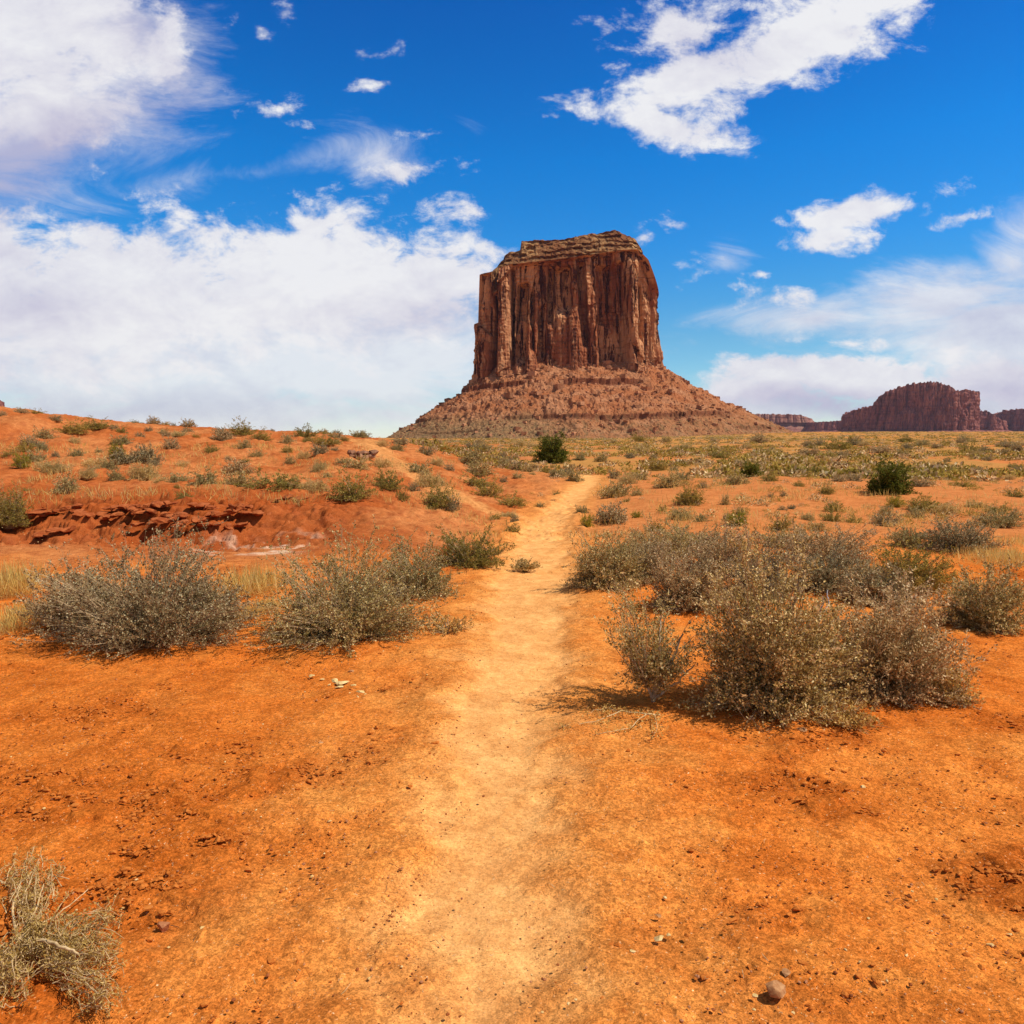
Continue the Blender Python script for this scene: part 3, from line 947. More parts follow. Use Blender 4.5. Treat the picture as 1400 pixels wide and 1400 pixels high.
def far_butte(name, label, cat, Y0, depth, sky, foot_py, mat, talus_py, flute=1.0, seed=0, group=None, n=700, rows=90, skirt=60):
    b = depth / 2
    Yc = Y0 + b
    cpx = (sky[0][0] + sky[-1][0]) / 2
    cx = (cpx - 700) / 1000 * Yc
    gz = 0.0
    a = (sky[-1][0] - sky[0][0]) / 2000 * Y0 * math.cos(math.atan((cpx - 700) / 1000)) - Y0 * .006 * flute
    root = empty(name, (cx, Yc, gz))
    tag(root, label, cat, group)
    P, Nn, q, tot = ring_outline(cx, Yc, a, b, 4.5, n, -math.atan((cpx - 700) / 1000))
    k = Y0 / 1000.0
    spx = [t[0] for t in sky]; spy = [t[1] for t in sky]
    pj = 700 + 1000 * P[:, 0] / P[:, 1]
    jag = flute * (1.6 * perlin(pj / 7, pj * 0 + seed, 5) + 1.0 * np.sign(perlin(pj / 4, pj * 0 + seed, 6)))
    topz = EYE + elev(np.interp(pj, spx, spy) + jag) * P[:, 1]
    footz = EYE + (600 - foot_py) * k
    T = np.linspace(0, 1, rows)[:, None]
    z0 = footz - 10
    Z = z0 + (topz[None, :] - z0) * T
    Q = np.broadcast_to(q[None, :], Z.shape)
    lam = k * 12

    def cols(s):
        d = 1.0 * np.minimum(1, np.abs(perlin(s / lam, Z / (lam * 7), seed + 1)) * 3) ** .6 + .45 * np.minimum(1, np.abs(perlin(s / (lam * .36), Z / (lam * 3), seed + 2)) * 3) ** .6
        return (d + .35 * fbm(s / (lam * .6), Z / (lam * .8), 3, seed + 3) + .12 * perlin(s / lam, Z / (k * 3), seed + 4)) * lam * .42 * flute
    w = sm(.9, 1.0, Q / tot)
    D = cols(Q) * (1 - w) + cols(Q - tot) * w
    D = D + (1 - T) * k * 4
    V = np.stack([P[None, :, 0] + Nn[None, :, 0] * D, P[None, :, 1] + Nn[None, :, 1] * D, Z], -1)
    # summit
    rc = 24
    q2 = np.linspace(0, 1, rc)[1:, None]
    top = V[-1]
    tx = cx + (top[None, :, 0] - cx) * (1 - q2 * .9); ty = Y0 + b + (top[None, :, 1] - Y0 - b) * (1 - q2 * .9)
    tz = EYE + elev(np.interp(700 + 1000 * tx / ty, spx, spy)) * ty - np.minimum(q2 * 4, 1) * k * 1.6 + k * .4 * fbm(tx / lam, ty / lam, 3, seed + 6) * q2
    A = np.vstack([V.reshape(-1, 3), np.stack([tx, ty, tz], -1).reshape(-1, 3), [[cx, Y0 + b, tz[-1].mean()]]])
    R = rows + rc - 1
    last = (R - 1) * n; j = np.arange(n)
    tris = np.stack([last + j, last + (j + 1) % n, np.full(n, R * n)], 1)
    o1 = link("cliff", mesh_np("cliff", A, ring_quads(R, n), tris, [mat], smooth=False), root)
    # apron
    rt = 40
    t = np.linspace(0, 1, rt)[:, None]
    zf = EYE + (600 - talus_py) * k
    rr = skirt * k
    X = P[None, :, 0] + Nn[None, :, 0] * (rr * t - 6 * k * .3); Yv = P[None, :, 1] + Nn[None, :, 1] * (rr * t - 6 * k * .3)
    Zs = zf + (-8 - zf) * t ** .8 + k * 1.2 * fbm(X / (lam * 1.2), Yv / (lam * 1.2), 4, seed + 8)
    o2 = link("talus_slope", mesh_np("talus_slope", np.stack([X, Yv, Zs], -1).reshape(-1, 3), ring_quads(rt, n)[:, ::-1], None, [mat], smooth=False), root)
    for o in (o1, o2):
        o.matrix_parent_inverse = Matrix.Translation(-Vector(root.location))


main_butte()
far_butte("distant_butte", "large purple brown butte with a domed top on the far horizon", "butte", 3300, 420,
          [(1142, 574), (1150, 571), (1163, 562), (1176, 558), (1188, 556), (1194, 546), (1205, 536), (1222, 530), (1235, 526), (1255, 523), (1275, 523), (1288, 527), (1296, 533), (1303, 535), (1310, 533), (1318, 535), (1327, 537), (1331, 543)],
          587, M_far, 583, 1.0, 200)
far_butte("distant_butte", "low dark knob of rock just behind the domed purple butte", "butte", 3900, 300,
          [(1318, 572), (1328, 566), (1334, 562), (1344, 562), (1352, 566), (1360, 574), (1370, 580)], 588, M_far, 584, .8, 220, n=300)
far_butte("distant_butte", "flat dark ridge of rock at the far end of the horizon beyond the domed butte", "butte", 3900, 500,
          [(1344, 578), (1354, 572), (1360, 565), (1372, 561), (1390, 559), (1440, 558), (1500, 563), (1560, 575)], 586, M_far, 583, .8, 240)
far_butte("distant_mesa", "low pale pink mesa on the horizon at the foot of the main butte", "mesa", 4600, 500,
          [(1000, 566), (1040, 566), (1090, 567), (1096, 570), (1108, 574)], 576, M_farpale, 572, .4, 260, skirt=26)
far_butte("distant_mesa", "thin dark red mesa reaching from the pale mesa to the domed butte", "mesa", 4300, 500,
          [(1095, 578), (1120, 577), (1160, 574), (1240, 574)], 588, M_far, 580, .4, 280, skirt=26)
far_butte("distant_mesa", "small dark butte top peeking over the crest of the shrubby hill", "mesa", 2600, 300,
          [(-120, 552), (-40, 549), (2, 548), (8, 552), (13, 557), (16, 566)], 590, M_far, 580, .7, 300, n=400)

# ------------------------------------------------------------------ plants
def tubes(lines, r0, r1, sides=3):
    """lines N x K x 3 -> verts, quads of tapered tubes. r0, r1: N"""
    Np, K, _ = lines.shape
    tan = np.gradient(lines, axis=1)
    tan /= np.linalg.norm(tan, axis=-1, keepdims=True) + 1e-9
    ref = np.array([.31, .87, .39])
    a = np.cross(tan, ref); a /= np.linalg.norm(a, axis=-1, keepdims=True) + 1e-9
    b = np.cross(tan, a)
    rr = r0[:, None] + (r1 - r0)[:, None] * np.linspace(0, 1, K)[None]
    vs = []
    for s in range(sides):
        th = 2 * math.pi * s / sides
        vs.append(lines + (a * math.cos(th) + b * math.sin(th)) * rr[..., None])
    V = np.stack(vs, 2)                                     # N K S 3
    base = (np.arange(Np) * K * sides)[:, None, None] + (np.arange(K - 1) * sides)[None, :, None]
    s = np.arange(sides)[None, None, :]; s2 = (s + 1) % sides
    Qd = np.stack([base + s, base + s2, base + sides + s2, base + sides + s], -1).reshape(-1, 4)
    return V.reshape(-1, 3), Qd


def diamonds(p, d, w, ln, rng):
    """leaf blades: start p, direction d, half width w, length ln"""
    d = d / (np.linalg.norm(d, axis=1, keepdims=True) + 1e-9)
    r = rng.normal(size=d.shape)
    s = np.cross(d, r); s /= np.linalg.norm(s, axis=1, keepdims=True) + 1e-9
    m = p + d * (ln * .5)[:, None]
    V = np.stack([p, m + s * w[:, None], p + d * ln[:, None], m - s * w[:, None]], 1)
    Q = np.arange(len(p) * 4).reshape(-1, 4)
    return V.reshape(-1, 3), Q


def shrub_geo(rng, w, d, h, twigs, side, leaves, leaf_l, leaf_w, stem_r, skew=(0, 0), base_r=.10, low=-.05, shell=.62, lump=.32, droop=0.0, holes=.25, bare=.2, hub=0.0, vee=0.0):
    """A twiggy dome. Returns (stem verts, quads), (leaf verts, quads)."""
    az = rng.random(twigs) * 2 * math.pi
    el = np.arcsin(np.clip(low + (1 - low) * rng.random(twigs), -1, 1))
    ph = rng.random(3) * 50
    # lumpy envelope
    lu = 1 + lump * (perlin(np.cos(az) * 1.7 * np.cos(el) + ph[0], np.sin(az) * 1.7 * np.cos(el) + np.sin(el) * 1.4 + ph[1], int(ph[2])) * 1.5)
    lu += .06 * rng.normal(size=twigs)
    ce = np.maximum(np.cos(el), 0) ** .62
    rf = (shell + (1 - shell) * rng.random(twigs) ** .6) * np.clip(lu, .35, 1.45)
    tip = np.stack([np.cos(az) * ce * w / 2, np.sin(az) * ce * d / 2, np.maximum(np.sin(el), 0) * h], 1) * rf[:, None]
    tip[:, 0] += skew[0] * np.maximum(0, tip[:, 2]); tip[:, 1] += skew[1] * np.maximum(0, tip[:, 2])
    tip[:, 2] = np.maximum(tip[:, 2], .02 + .06 * h * rng.random(twigs))
    if vee:
        tip[:, :2] *= ((1 - vee) + vee * np.clip(tip[:, 2] / (.65 * h), 0, 1.15))[:, None]
    if holes:                                                  # a few gaps in the crown
        keep = perlin(tip[:, 0] / (w * .16) + ph[0], tip[:, 2] / (h * .2) + tip[:, 1] / (d * .16), 9) > -.55 + holes * .0
        tip = tip[keep]; twigs = len(tip)
    b0 = tip * np.array([.10, .10, 0])[None] + np.concatenate([rng.normal(size=(twigs, 2)) * base_r * .35 * w, np.zeros((twigs, 1))], 1)
    b0[:, 2] = -.03
    if hub:
        b0 = tip * np.array([hub, hub, hub * .85]) + rng.normal(size=(twigs, 3)) * .03 * h
        b0[:, 2] = np.maximum(b0[:, 2], .22 * h)
    ctrl = b0 * .5 + tip * np.array([.42, .42, .0]) + rng.normal(size=(twigs, 3)) * .05 * h
    ctrl[:, 2] = tip[:, 2] * (.42 + .25 * rng.random(twigs)) + .05 * h
    if hub:
        ctrl[:, 2] = np.maximum(ctrl[:, 2], (b0[:, 2] + tip[:, 2]) / 2)
    K = 7
    t = np.linspace(0, 1, K)[None, :, None]
    lines = (1 - t) ** 2 * b0[:, None] + 2 * t * (1 - t) * ctrl[:, None] + t * t * tip[:, None]
    wig = rng.normal(size=lines.shape) * .016 * h
    wig[:, 0] = 0
    lines = lines + wig * np.linspace(.2, 1, K)[None, :, None]
    lines[:, 1:, 2] = np.maximum(lines[:, 1:, 2], .012)
    rs = stem_r * (.45 + .9 * rng.random(twigs) ** 2)
    sv, sq = tubes(lines, rs, rs * .25)
    # side twiglets
    M = twigs * side
    ti = np.repeat(np.arange(twigs), side)
    tt = bare + (1 - bare) * rng.random(M) ** .8
    f = tt * (K - 1); k = np.minimum(f.astype(int), K - 2); fr = (f - k)[:, None]
    p = lines[ti, k] * (1 - fr) + lines[ti, k + 1] * fr
    td = lines[ti, k + 1] - lines[ti, k]; td /= np.linalg.norm(td, axis=1, keepdims=True) + 1e-9
    dr = td * .7 + rng.normal(size=(M, 3)) * .55 + np.array([0, 0, .25 - droop])
    dr /= np.linalg.norm(dr, axis=1, keepdims=True) + 1e-9
    L = h * (.07 + .13 * rng.random(M))
    q = p + dr * L[:, None]
    q[:, 2] = np.maximum(q[:, 2], .01)
    mid = (p + q) / 2 + rng.normal(size=(M, 3)) * .01 * h
    tv, tq = tubes(np.stack([p, mid, q], 1), np.full(M, stem_r * .22), np.full(M, stem_r * .1))
    # leaves
    G = M * leaves
    mi = np.repeat(np.arange(M), leaves)
    dead = perlin(tip[:, 0] / (w * .22) + ph[1], tip[:, 1] / (d * .22) + tip[:, 2] / (h * .3) + ph[2], 19) > .34
    mi = mi[~dead[ti[mi]] | (rng.random(G) < .22)]
    G = len(mi)
    g = rng.random(G)
    lp = p[mi] * (1 - g[:, None]) + q[mi] * g[:, None] + rng.normal(size=(G, 3)) * leaf_l * .35
    lp[:, 2] = np.maximum(lp[:, 2], .006)
    ld = dr[mi] * .8 + rng.normal(size=(G, 3)) * .75 + np.array([0, 0, .25])
    ll = leaf_l * (.55 + .9 * rng.random(G)); lw = leaf_w * (.6 + .8 * rng.random(G))
    lv, lq = diamonds(lp, ld, lw, ll, rng)
    return (np.vstack([sv, tv]), np.vstack([sq, tq + len(sv)])), (lv, lq)


def big_shrub(px, py, w_px, h_px, label, mats=(M_sage, M_stem), twigs=420, side=6, leaves=13, name="desert_shrub", group=None, ratio=.9, seed=0, leaf=(.017, .0052), stem_r=.005, **kw):
    g = ground_at(px, py)
    s = g[1] / 1000.0
    leaves = int(leaves * 1.35)
    w = w_px * s * 1.12; h = h_px * s * 1.05
    rng = np.random.default_rng(1000 + seed)
    st, lf = shrub_geo(rng, w, w * ratio, h, twigs, side, leaves, leaf[0], leaf[1], stem_r, **kw)
    root = empty(name, (g[0], g[1] + w * ratio * .30, g[2] - .01))
    tag(root, label, "shrub", group)
    link("foliage", mesh_np("foliage", lf[0], lf[1], None, [mats[0]]), root)
    link("branches", mesh_np("branches", st[0], st[1], None, [mats[1]]), root)
    return root


# the shrubs close to the trail, one by one (px, py of the foot in the photo, width, height)
big_shrub(177, 898, 285, 152, "widest grey brown shrub, a low dome of dense twigs below the red bank", twigs=620, leaves=14, seed=1, mats=(M_sage_dark, M_stem), ratio=.85)
big_shrub(84, 868, 140, 105, "grey twiggy shrub merging into the outer side of the widest grey brown shrub", twigs=260, seed=21, mats=(M_sage_dark, M_stem))
big_shrub(458, 886, 235, 138, "spreading grey green shrub with low drooping twigs on the bank side of the trail", twigs=520, leaves=13, seed=2, mats=(M_sage, M_stem), low=-.12)
big_shrub(560, 822, 130, 78, "rounded grey shrub behind the spreading grey green one, closest to the trail bend", twigs=300, seed=3)
big_shrub(640, 778, 105, 48, "low olive grey shrub at the tip of the row pointing at the trail", twigs=260, seed=4, mats=(M_olive, M_stem))
big_shrub(612, 868, 70, 28, "flat sprawling bare twigs reaching from the spreading shrub onto sand", twigs=70, side=4, leaves=5, seed=5, low=0.0, shell=.5, mats=(M_dry, M_stem))
# right of the trail
upright = big_shrub(900, 972, 128, 162, "upright small tree-like shrub with a bare forked stem beside the trail", twigs=170, side=6, leaves=9, seed=6, base_r=.05, low=.25, vee=.75, lump=.6, shell=.35, ratio=.85, stem_r=.0035, bare=.05, hub=.42, mats=(M_sage, M_stem))
big_shrub(1078, 984, 220, 218, "tallest bushy grey green shrub with shade pooled under it", twigs=600, leaves=14, seed=7, mats=(M_sage, M_stem), ratio=.85)
big_shrub(1240, 964, 198, 165, "dark grey bushy shrub touching the tallest shrub, pale twigs at its foot", twigs=520, leaves=13, seed=8, mats=(M_sage_dark, M_bleach), ratio=.85)
big_shrub(948, 840, 118, 90, "rounded grey shrub directly behind the small tree-like shrub", twigs=320, seed=9, mats=(M_sage_dark, M_stem))
big_shrub(832, 808, 112, 82, "grey green shrub at the trail edge casting a shadow onto the sand", twigs=320, seed=10)
big_shrub(905, 770, 110, 50, "olive grey shrub behind the trail edge shrub", twigs=260, seed=11)
big_shrub(1000, 788, 120, 66, "spreading grey shrub behind the rounded grey one, near the tallest shrub", twigs=320, seed=12, mats=(M_sage_dark, M_stem))
big_shrub(1365, 866, 130, 92, "rounded sage shrub cut by the picture edge above bare orange soil", twigs=330, seed=13)
big_shrub(1262, 812, 120, 66, "yellowish green low shrub between the dark bushy shrub and the rear row", twigs=300, seed=14, mats=(M_olive, M_stem))
big_shrub(1150, 775, 150, 56, "wide low grey shrub in the rear row straight behind the tallest shrub", twigs=330, seed=15, mats=(M_sage_dark, M_stem))
big_shrub(1330, 757, 105, 46, "dark rounded shrub in the rear row next to yellow grass", twigs=280, seed=16, mats=(M_sage_dark, M_darkstem))
big_shrub(1252, 750, 62, 30, "small grey shrub in the rear row beside the dark rounded one", twigs=180, seed=17)
big_shrub(1085, 752, 80, 30, "thin grey shrub at the back of the rear row", twigs=180, seed=18)
big_shrub(1380, 722, 70, 26, "sage shrub behind the dark rounded shrub at the edge of the view", twigs=180, seed=19)
big_shrub(878, 800, 105, 60, "rounded grey shrub between the trail edge shrub and the rounded grey one", twigs=300, seed=31, mats=(M_sage_dark, M_stem))
big_shrub(1045, 820, 95, 66, "half hidden grey shrub squeezed behind the tallest shrub's trail side", twigs=280, seed=32, mats=(M_sage_dark, M_stem))
big_shrub(955, 762, 110, 44, "low grey shrub in the rear row behind the spreading grey one", twigs=260, seed=33)
big_shrub(1210, 830, 90, 60, "grey shrub half hidden behind the dark bushy shrub", twigs=260, seed=34, mats=(M_sage_dark, M_stem))
big_shrub(270, 868, 110, 70, "drooping grey shrub joined to the widest grey brown shrub", twigs=240, seed=35, mats=(M_sage_dark, M_stem))
big_shrub(1140, 812, 110, 60, "grey shrub wedged behind the tallest shrub below the rear row", twigs=260, seed=36, mats=(M_sage_dark, M_stem))
big_shrub(718, 779, 38, 16, "tiny twiggy plant growing in the middle of the trail bend", twigs=60, side=5, leaves=10, seed=20, mats=(M_tan, M_stem))
big_shrub(4, 722, 44, 56, "tall sage shrub at the outer end of the eroded red bank", twigs=260, seed=22, mats=(M_olive, M_stem))
big_shrub(840, 905, 40, 20, "pale dry twigs on the sand beside the small tree-like shrub", twigs=26, side=4, leaves=4, seed=23, low=0.0, mats=(M_dry, M_bleach)) if False else None
big_shrub(1165, 1000, 90, 40, "tangle of bare pale twigs between the tallest and the dark bushy shrub", twigs=110, side=5, leaves=3, seed=24, low=0.0, shell=.4, mats=(M_dry, M_bleach))
big_shrub(1312, 966, 60, 60, "thin pale twigs on the outer side of the dark bushy shrub", twigs=80, side=5, leaves=5, seed=25, mats=(M_dry, M_bleach))


def line_tubes(name, polys, mat, parent=None, sides=5, r=None, seed=0, jitter=.0):
    rng = np.random.default_rng(seed)
    Vs, Qs, off = [], [], 0
    for pts, r0, r1 in polys:
        pts = np.array(pts, float)
        s = np.linspace(0, len(pts) - 1, 3 * len(pts) + 2)
        k = np.minimum(s.astype(int), len(pts) - 2); f = (s - k)[:, None]
        L = pts[k] * (1 - f) + pts[k + 1] * f
        L = L + rng.normal(size=L.shape) * jitter * np.minimum(1, s)[:, None]
        v, q = tubes(L[None], np.array([r0]), np.array([r1]), sides)
        Vs.append(v); Qs.append(q + off); off += len(v)
    return link(name, mesh_np(name, np.vstack(Vs), np.vstack(Qs), None, [mat], smooth=True), parent)


line_tubes("trunk", [([(0, 0, -.03), (.005, -.02, .10), (-.03, -.03, .22), (-.09, -.05, .40), (-.12, -.05, .52)], .014, .005),
                     ([(.0, -.01, .05), (.05, -.04, .18), (.10, -.05, .30), (.17, -.03, .46)], .014, .005),
                     ([(.0, 0, .02), (-.05, -.03, .12), (-.12, -.06, .25), (-.20, -.06, .36)], .011, .004),
                     ([(.005, -.02, .10), (.02, -.06, .25), (.01, -.07, .42), (.03, -.04, .58)], .011, .004),
                     ([(.0, 0, .02), (.07, -.03, .10), (.16, -.05, .17), (.24, -.05, .26)], .010, .004)], M_trunk, upright, 7, seed=14, jitter=.005)


def flattened_bush():
    """the sprawling half-dead bush in the near corner"""
    hub = ground_at(30, 1312)
    root = empty("dry_bush", tuple(hub))
    tag(root, "sprawling half dead bush with bleached arms lying in the near corner of the sand", "bush")
    rng = np.random.default_rng(77)
    G = lambda px, py, dz: ground_at(px, py) + np.array([0, 0, dz]) - hub
    o = np.array([0, 0, 0.02])
    arms = []
    tips = []
    # hand-laid arms
    hand = [([(30, 1312, .03), (60, 1335, .11), (92, 1350, .125), (112, 1360, .12)], .0065, .003),
            ([(30, 1312, .03), (22, 1285, .04), (18, 1262, .06), (30, 1232, .06)], .006, .0025),
            ([(30, 1312, .03), (40, 1285, .04), (54, 1256, .06), (60, 1232, .06)], .005, .002),
            ([(30, 1312, .03), (45, 1288, .05), (80, 1270, .04), (112, 1243, .04), (122, 1232, .04)], .0035, .0012),
            ([(30, 1312, .03), (5, 1320, .04), (-30, 1322, .05)], .007, .004),
            ([(30, 1312, .03), (60, 1308, .05), (85, 1318, .06)], .005, .002)]
    for pts, a, b in hand:
        P = [G(*p) for p in pts]
        P[0] = o
        arms.append((P, a, b))
    line_tubes("branches", arms, M_bleach, root, 6, seed=1, jitter=.0014)
    # fan of curly twigs with small leaves
    n = 250
    tx = rng.uniform(36, 172, n) ; ty = 1312 + (tx - 30) * rng.uniform(-.25, .98, n) - rng.uniform(0, 14, n)
    ty = np.minimum(ty, 1425)
    m = 80
    tx = np.concatenate([tx, rng.normal(40, 17, m), rng.normal(14, 24, m), rng.normal(52, 14, 24)]); ty = np.concatenate([ty, rng.normal(1222, 18, m), rng.uniform(1322, 1400, m), rng.normal(1250, 16, 24)])
    tipz = np.concatenate([.03 + .09 * rng.random(n),   .02 + .05 * rng.random(m), .03 + .08 * rng.random(m), .03 + .05 * rng.random(24)])
    tip = np.array([G(a, b, c) for a, b, c in zip(tx, ty, tipz)])
    start = tip * rng.uniform(.45, .92, len(tip))[:, None]
    start[n:n + m] = tip[n:n + m] * rng.uniform(.72, .97, m)[:, None]
    start[:, 2] = .02 + .05 * rng.random(len(tip))
    start[n:n + m, 2] = tip[n:n + m, 2] * .7
    start[:, :2] += rng.normal(size=(len(tip), 2)) * .018
    ctl = (start + tip) / 2 + rng.normal(size=tip.shape) * .035
    ctl[:, 2] += .03
    t = np.linspace(0, 1, 8)[None, :, None]
    lines = (1 - t) ** 2 * start[:, None] + 2 * t * (1 - t) * ctl[:, None] + t * t * tip[:, None]
    lines += rng.normal(size=lines.shape) * .0035
    lines[..., 2] = np.maximum(lines[..., 2], .006)
    sv, sq = tubes(lines, np.full(len(tip), .0017), np.full(len(tip), .0005), 4)
    link("curly_twigs", mesh_np("curly_twigs", sv, sq, None, [M_bleach]), root)
    M = len(tip) * 27
    ti = np.repeat(np.arange(len(tip)), 27)
    f = (.1 + .9 * rng.random(M)) * 6.999
    k = f.astype(int); fr = (f - k)[:, None]
    p = lines[ti, k] * (1 - fr) + lines[ti, np.minimum(k + 1, 7)] * fr
    d = (lines[ti, np.minimum(k + 1, 7)] - lines[ti, k]); d /= np.linalg.norm(d, axis=1, keepdims=True) + 1e-9
    d = d + rng.normal(size=d.shape) * .6
    lv, lq = diamonds(p + rng.normal(size=p.shape) * .006, d, np.full(M, .0019), .007 + .008 * rng.random(M), rng)
    link("foliage", mesh_np("foliage", lv, lq, None, [M_dry]), root)


flattened_bush()


def fallen_branch():
    hub = ground_at(890, 1000)
    G = lambda px, py, dz: ground_at(px, py) + np.array([0, 0, dz]) - hub
    root = empty("fallen_branch", tuple(hub))
    tag(root, "thin dry fallen branch with withered leaves lying on the sand below the small tree-like shrub", "branch")
    arms = [([G(902, 985, .03), G(885, 988, .05), G(850, 985, .05), G(815, 995, .03), G(765, 998, .01)], .006, .0015),
            ([G(885, 988, .05), G(860, 1003, .03), G(810, 1012, .02)], .004, .001),
            ([G(850, 985, .05), G(830, 978, .04), G(800, 982, .03)], .003, .001),
            ([G(895, 988, .04), G(898, 1005, .04), G(893, 1015, .03)], .003, .001)]
    line_tubes("branches", arms, M_bleach, root, 5, seed=3, jitter=.004)
    rng = np.random.default_rng(9)
    n = 900
    pts = np.concatenate([np.array([np.array(p[i]) * (1 - f) + np.array(p[i + 1]) * f for f in rng.random(10) for i in range(len(p) - 1)]) for p, _, _ in arms])
    ix = rng.integers(0, len(pts), n)
    p = pts[ix] + rng.normal(size=(n, 3)) * np.array([.03, .03, .012])
    p[:, 2] = np.maximum(p[:, 2], .01)
    lv, lq = diamonds(p, rng.normal(size=(n, 3)), np.full(n, .0035), .010 + .014 * rng.random(n), rng)
    link("withered_leaves", mesh_np("withered_leaves", lv, lq, None, [M_dry]), root)


fallen_branch()


def dead_stem():
    g = ground_at(1072, 930)
    g = g + np.array([0, .30, 0])
    root = empty("dead_stem", tuple(g))
    tag(root, "bleached white dead stem sticking out of the tallest grey green shrub", "stem")
    arms = [([(.12, -.12, .0), (.20, -.18, .22), (.26, -.20, .40), (.29, -.20, .56)], .009, .005),
            ([(.26, -.20, .40), (.33, -.18, .50), (.35, -.15, .60)], .006, .003),
            ([(.20, -.18, .22), (.17, -.2, .35), (.15, -.2, .42)], .005, .002)]
    line_tubes("branches", arms, M_white_stem, root, 6, seed=4, jitter=.006)


dead_stem()

# ---- prototypes for the many smaller shrubs
def proto(seed, mats, w=1.0, h=.62, twigs=120, side=5, leaves=11, leaf=(.034, .010), **kw):
    rng = np.random.default_rng(seed)
    st, lf = shrub_geo(rng, w, w, h, twigs, side, leaves, leaf[0], leaf[1], .007, **kw)
    V = np.vstack([lf[0], st[0]])
    Q = np.vstack([lf[1], st[1] + len(lf[0])])
    mi = np.concatenate([np.zeros(len(lf[1]), int), np.ones(len(st[1]), int)])
    return mesh_np("desert_shrub", V, Q, None, list(mats), qmat=mi)


PROTO = {'s': [proto(11, (M_sage, M_stem)), proto(12, (M_sage, M_stem), lump=.5), proto(13, (M_sage, M_stem), h=.5, low=-.1)],
         'd': [proto(14, (M_sage_dark, M_darkstem)), proto(15, (M_sage_dark, M_darkstem), h=.55)],
         'o': [proto(16, (M_olive, M_stem)), proto(17, (M_olive, M_stem), lump=.5, h=.7)],
         't': [proto(18, (M_tan, M_bleach), leaf=(.06, .006)), proto(19, (M_tan, M_bleach), leaf=(.06, .006), h=.5)],
         'y': [proto(20, (M_lime, M_stem))],
         'g': [proto(21, (M_green, M_darkstem), h=.95, leaf=(.045, .014), twigs=190, lump=.22, leaves=14)]}
WORD = {'s': "grey green", 'd': "dark grey", 'o': "olive green", 't': "straw tan", 'y': "yellow green", 'g': "deep green"}
R_ = random.Random(4)
count_shrubs = [0]


def zone_of(x, y, px, py):
    if y > 55: return ("on the far plain towards the butte", "shrubs on the far plain")
    if x < -.09 * y and y > 10.9:
        if py < 600: return ("along the crest of the red hill", "shrubs along the hill crest")
        if py < 648: return ("on the open face of the red hill", "shrubs on the hill face")
        if py < 690: return ("on the red terrace above the eroded bank", "shrubs above the eroded bank")
        return ("at the foot of the red hill", "shrubs at the hill foot")
    if px < 800 and py < 705: return ("on the slope where the trail crosses the rise", "shrubs where the trail crosses the rise")
    if py < 640: return ("scattered over the flats beyond the rise", "shrubs beyond the rise")
    return ("on the pinkish gravel rise beside the trail", "shrubs on the gravel rise")


def small_shrub(px, py, w_px, h_px, kind, label=None, name="desert_shrub"):
    g = ground_at(px, py)
    s = g[1] / 1000.0
    w = max(.14, w_px * s * 1.28); h = max(.11, h_px * s * 1.12)
    me = R_.choice(PROTO[kind])
    ph = {11: .62}.get(0, .6)
    o = link(name, me)
    hh = max(v for v in (me_h[me.name],))
    o.location = (g[0], g[1] + w * .3, base_height(np.array([g[0]]), np.array([g[1] + w * .3]))[0] - .015)
    o.rotation_euler = (0, 0, R_.random() * 6.283)
    o.scale = (w * 1.0, w * (.85 + .3 * R_.random()), h / hh)
    z, grp = zone_of(g[0], g[1], px, py)
    size = "tiny" if w < .35 else ("small" if w < .7 else "broad")
    tag(o, label or f"{size} {WORD[kind]} shrub {z}", "shrub", grp)
    count_shrubs[0] += 1
    return o


me_h = {}
for lst in PROTO.values():
    for m_ in lst:
        co = np.empty(len(m_.vertices) * 3, np.float32); m_.vertices.foreach_get("co", co)
        me_h[m_.name] = float(np.percentile(co.reshape(-1, 3)[:, 2], 99.3))

C2 = """0 140 30 22 d;70 125 45 20 d;130 130 50 22 o;205 155 40 22 d;255 205 90 50 o;355 190 95 42 o;430 192 30 20 d;510 162 40 14 o;580 170 50 32 d;625 165 40 16 s;660 170 20 15 d;
712 180 55 30 d;565 198 25 20 d;530 222 35 24 d;612 208 40 22 s;670 215 60 22 t;745 220 30 18 o;710 200 40 20 d;835 235 75 48 d;920 215 90 60 o;985 232 75 45 o;1040 182 20 12 d;1160 220 70 45 o;1230 205 40 20 s;1285 195 35 18 d;1370 220 60 25 s;
160 230 60 42 s;95 255 60 40 d;80 275 70 35 o;155 270 35 30 s;450 248 60 32 s;495 250 20 14 d;205 295 30 22 d;375 284 30 24 s;645 268 60 45 d;925 265 55 34 s;802 282 55 35 o;975 300 50 30 s;1095 278 40 30 o;1235 250 100 40 o;1218 288 55 45 d;1110 325 45 40 s;1215 355 50 40 t;1350 345 90 45 s;
435 300 60 50 y;470 325 110 55 d;545 318 90 65 d;350 335 90 40 t;405 340 50 35 s;120 320 70 45 s;180 355 110 50 t;65 335 60 50 y;895 360 95 52 d;540 385 100 65 t;435 385 45 40 s;330 375 50 40 t;765 405 100 65 s;670 395 75 35 s;895 415 85 60 s;1030 425 170 70 o;1200 430 90 50 t;1340 465 170 110 o;232 430 80 75 s;695 458 45 40 o;
20 300 60 40 o;275 240 40 25 t;560 290 40 25 t;690 330 45 25 t;1160 300 50 30 t;600 395 50 30 t;1130 420 70 35 t"""
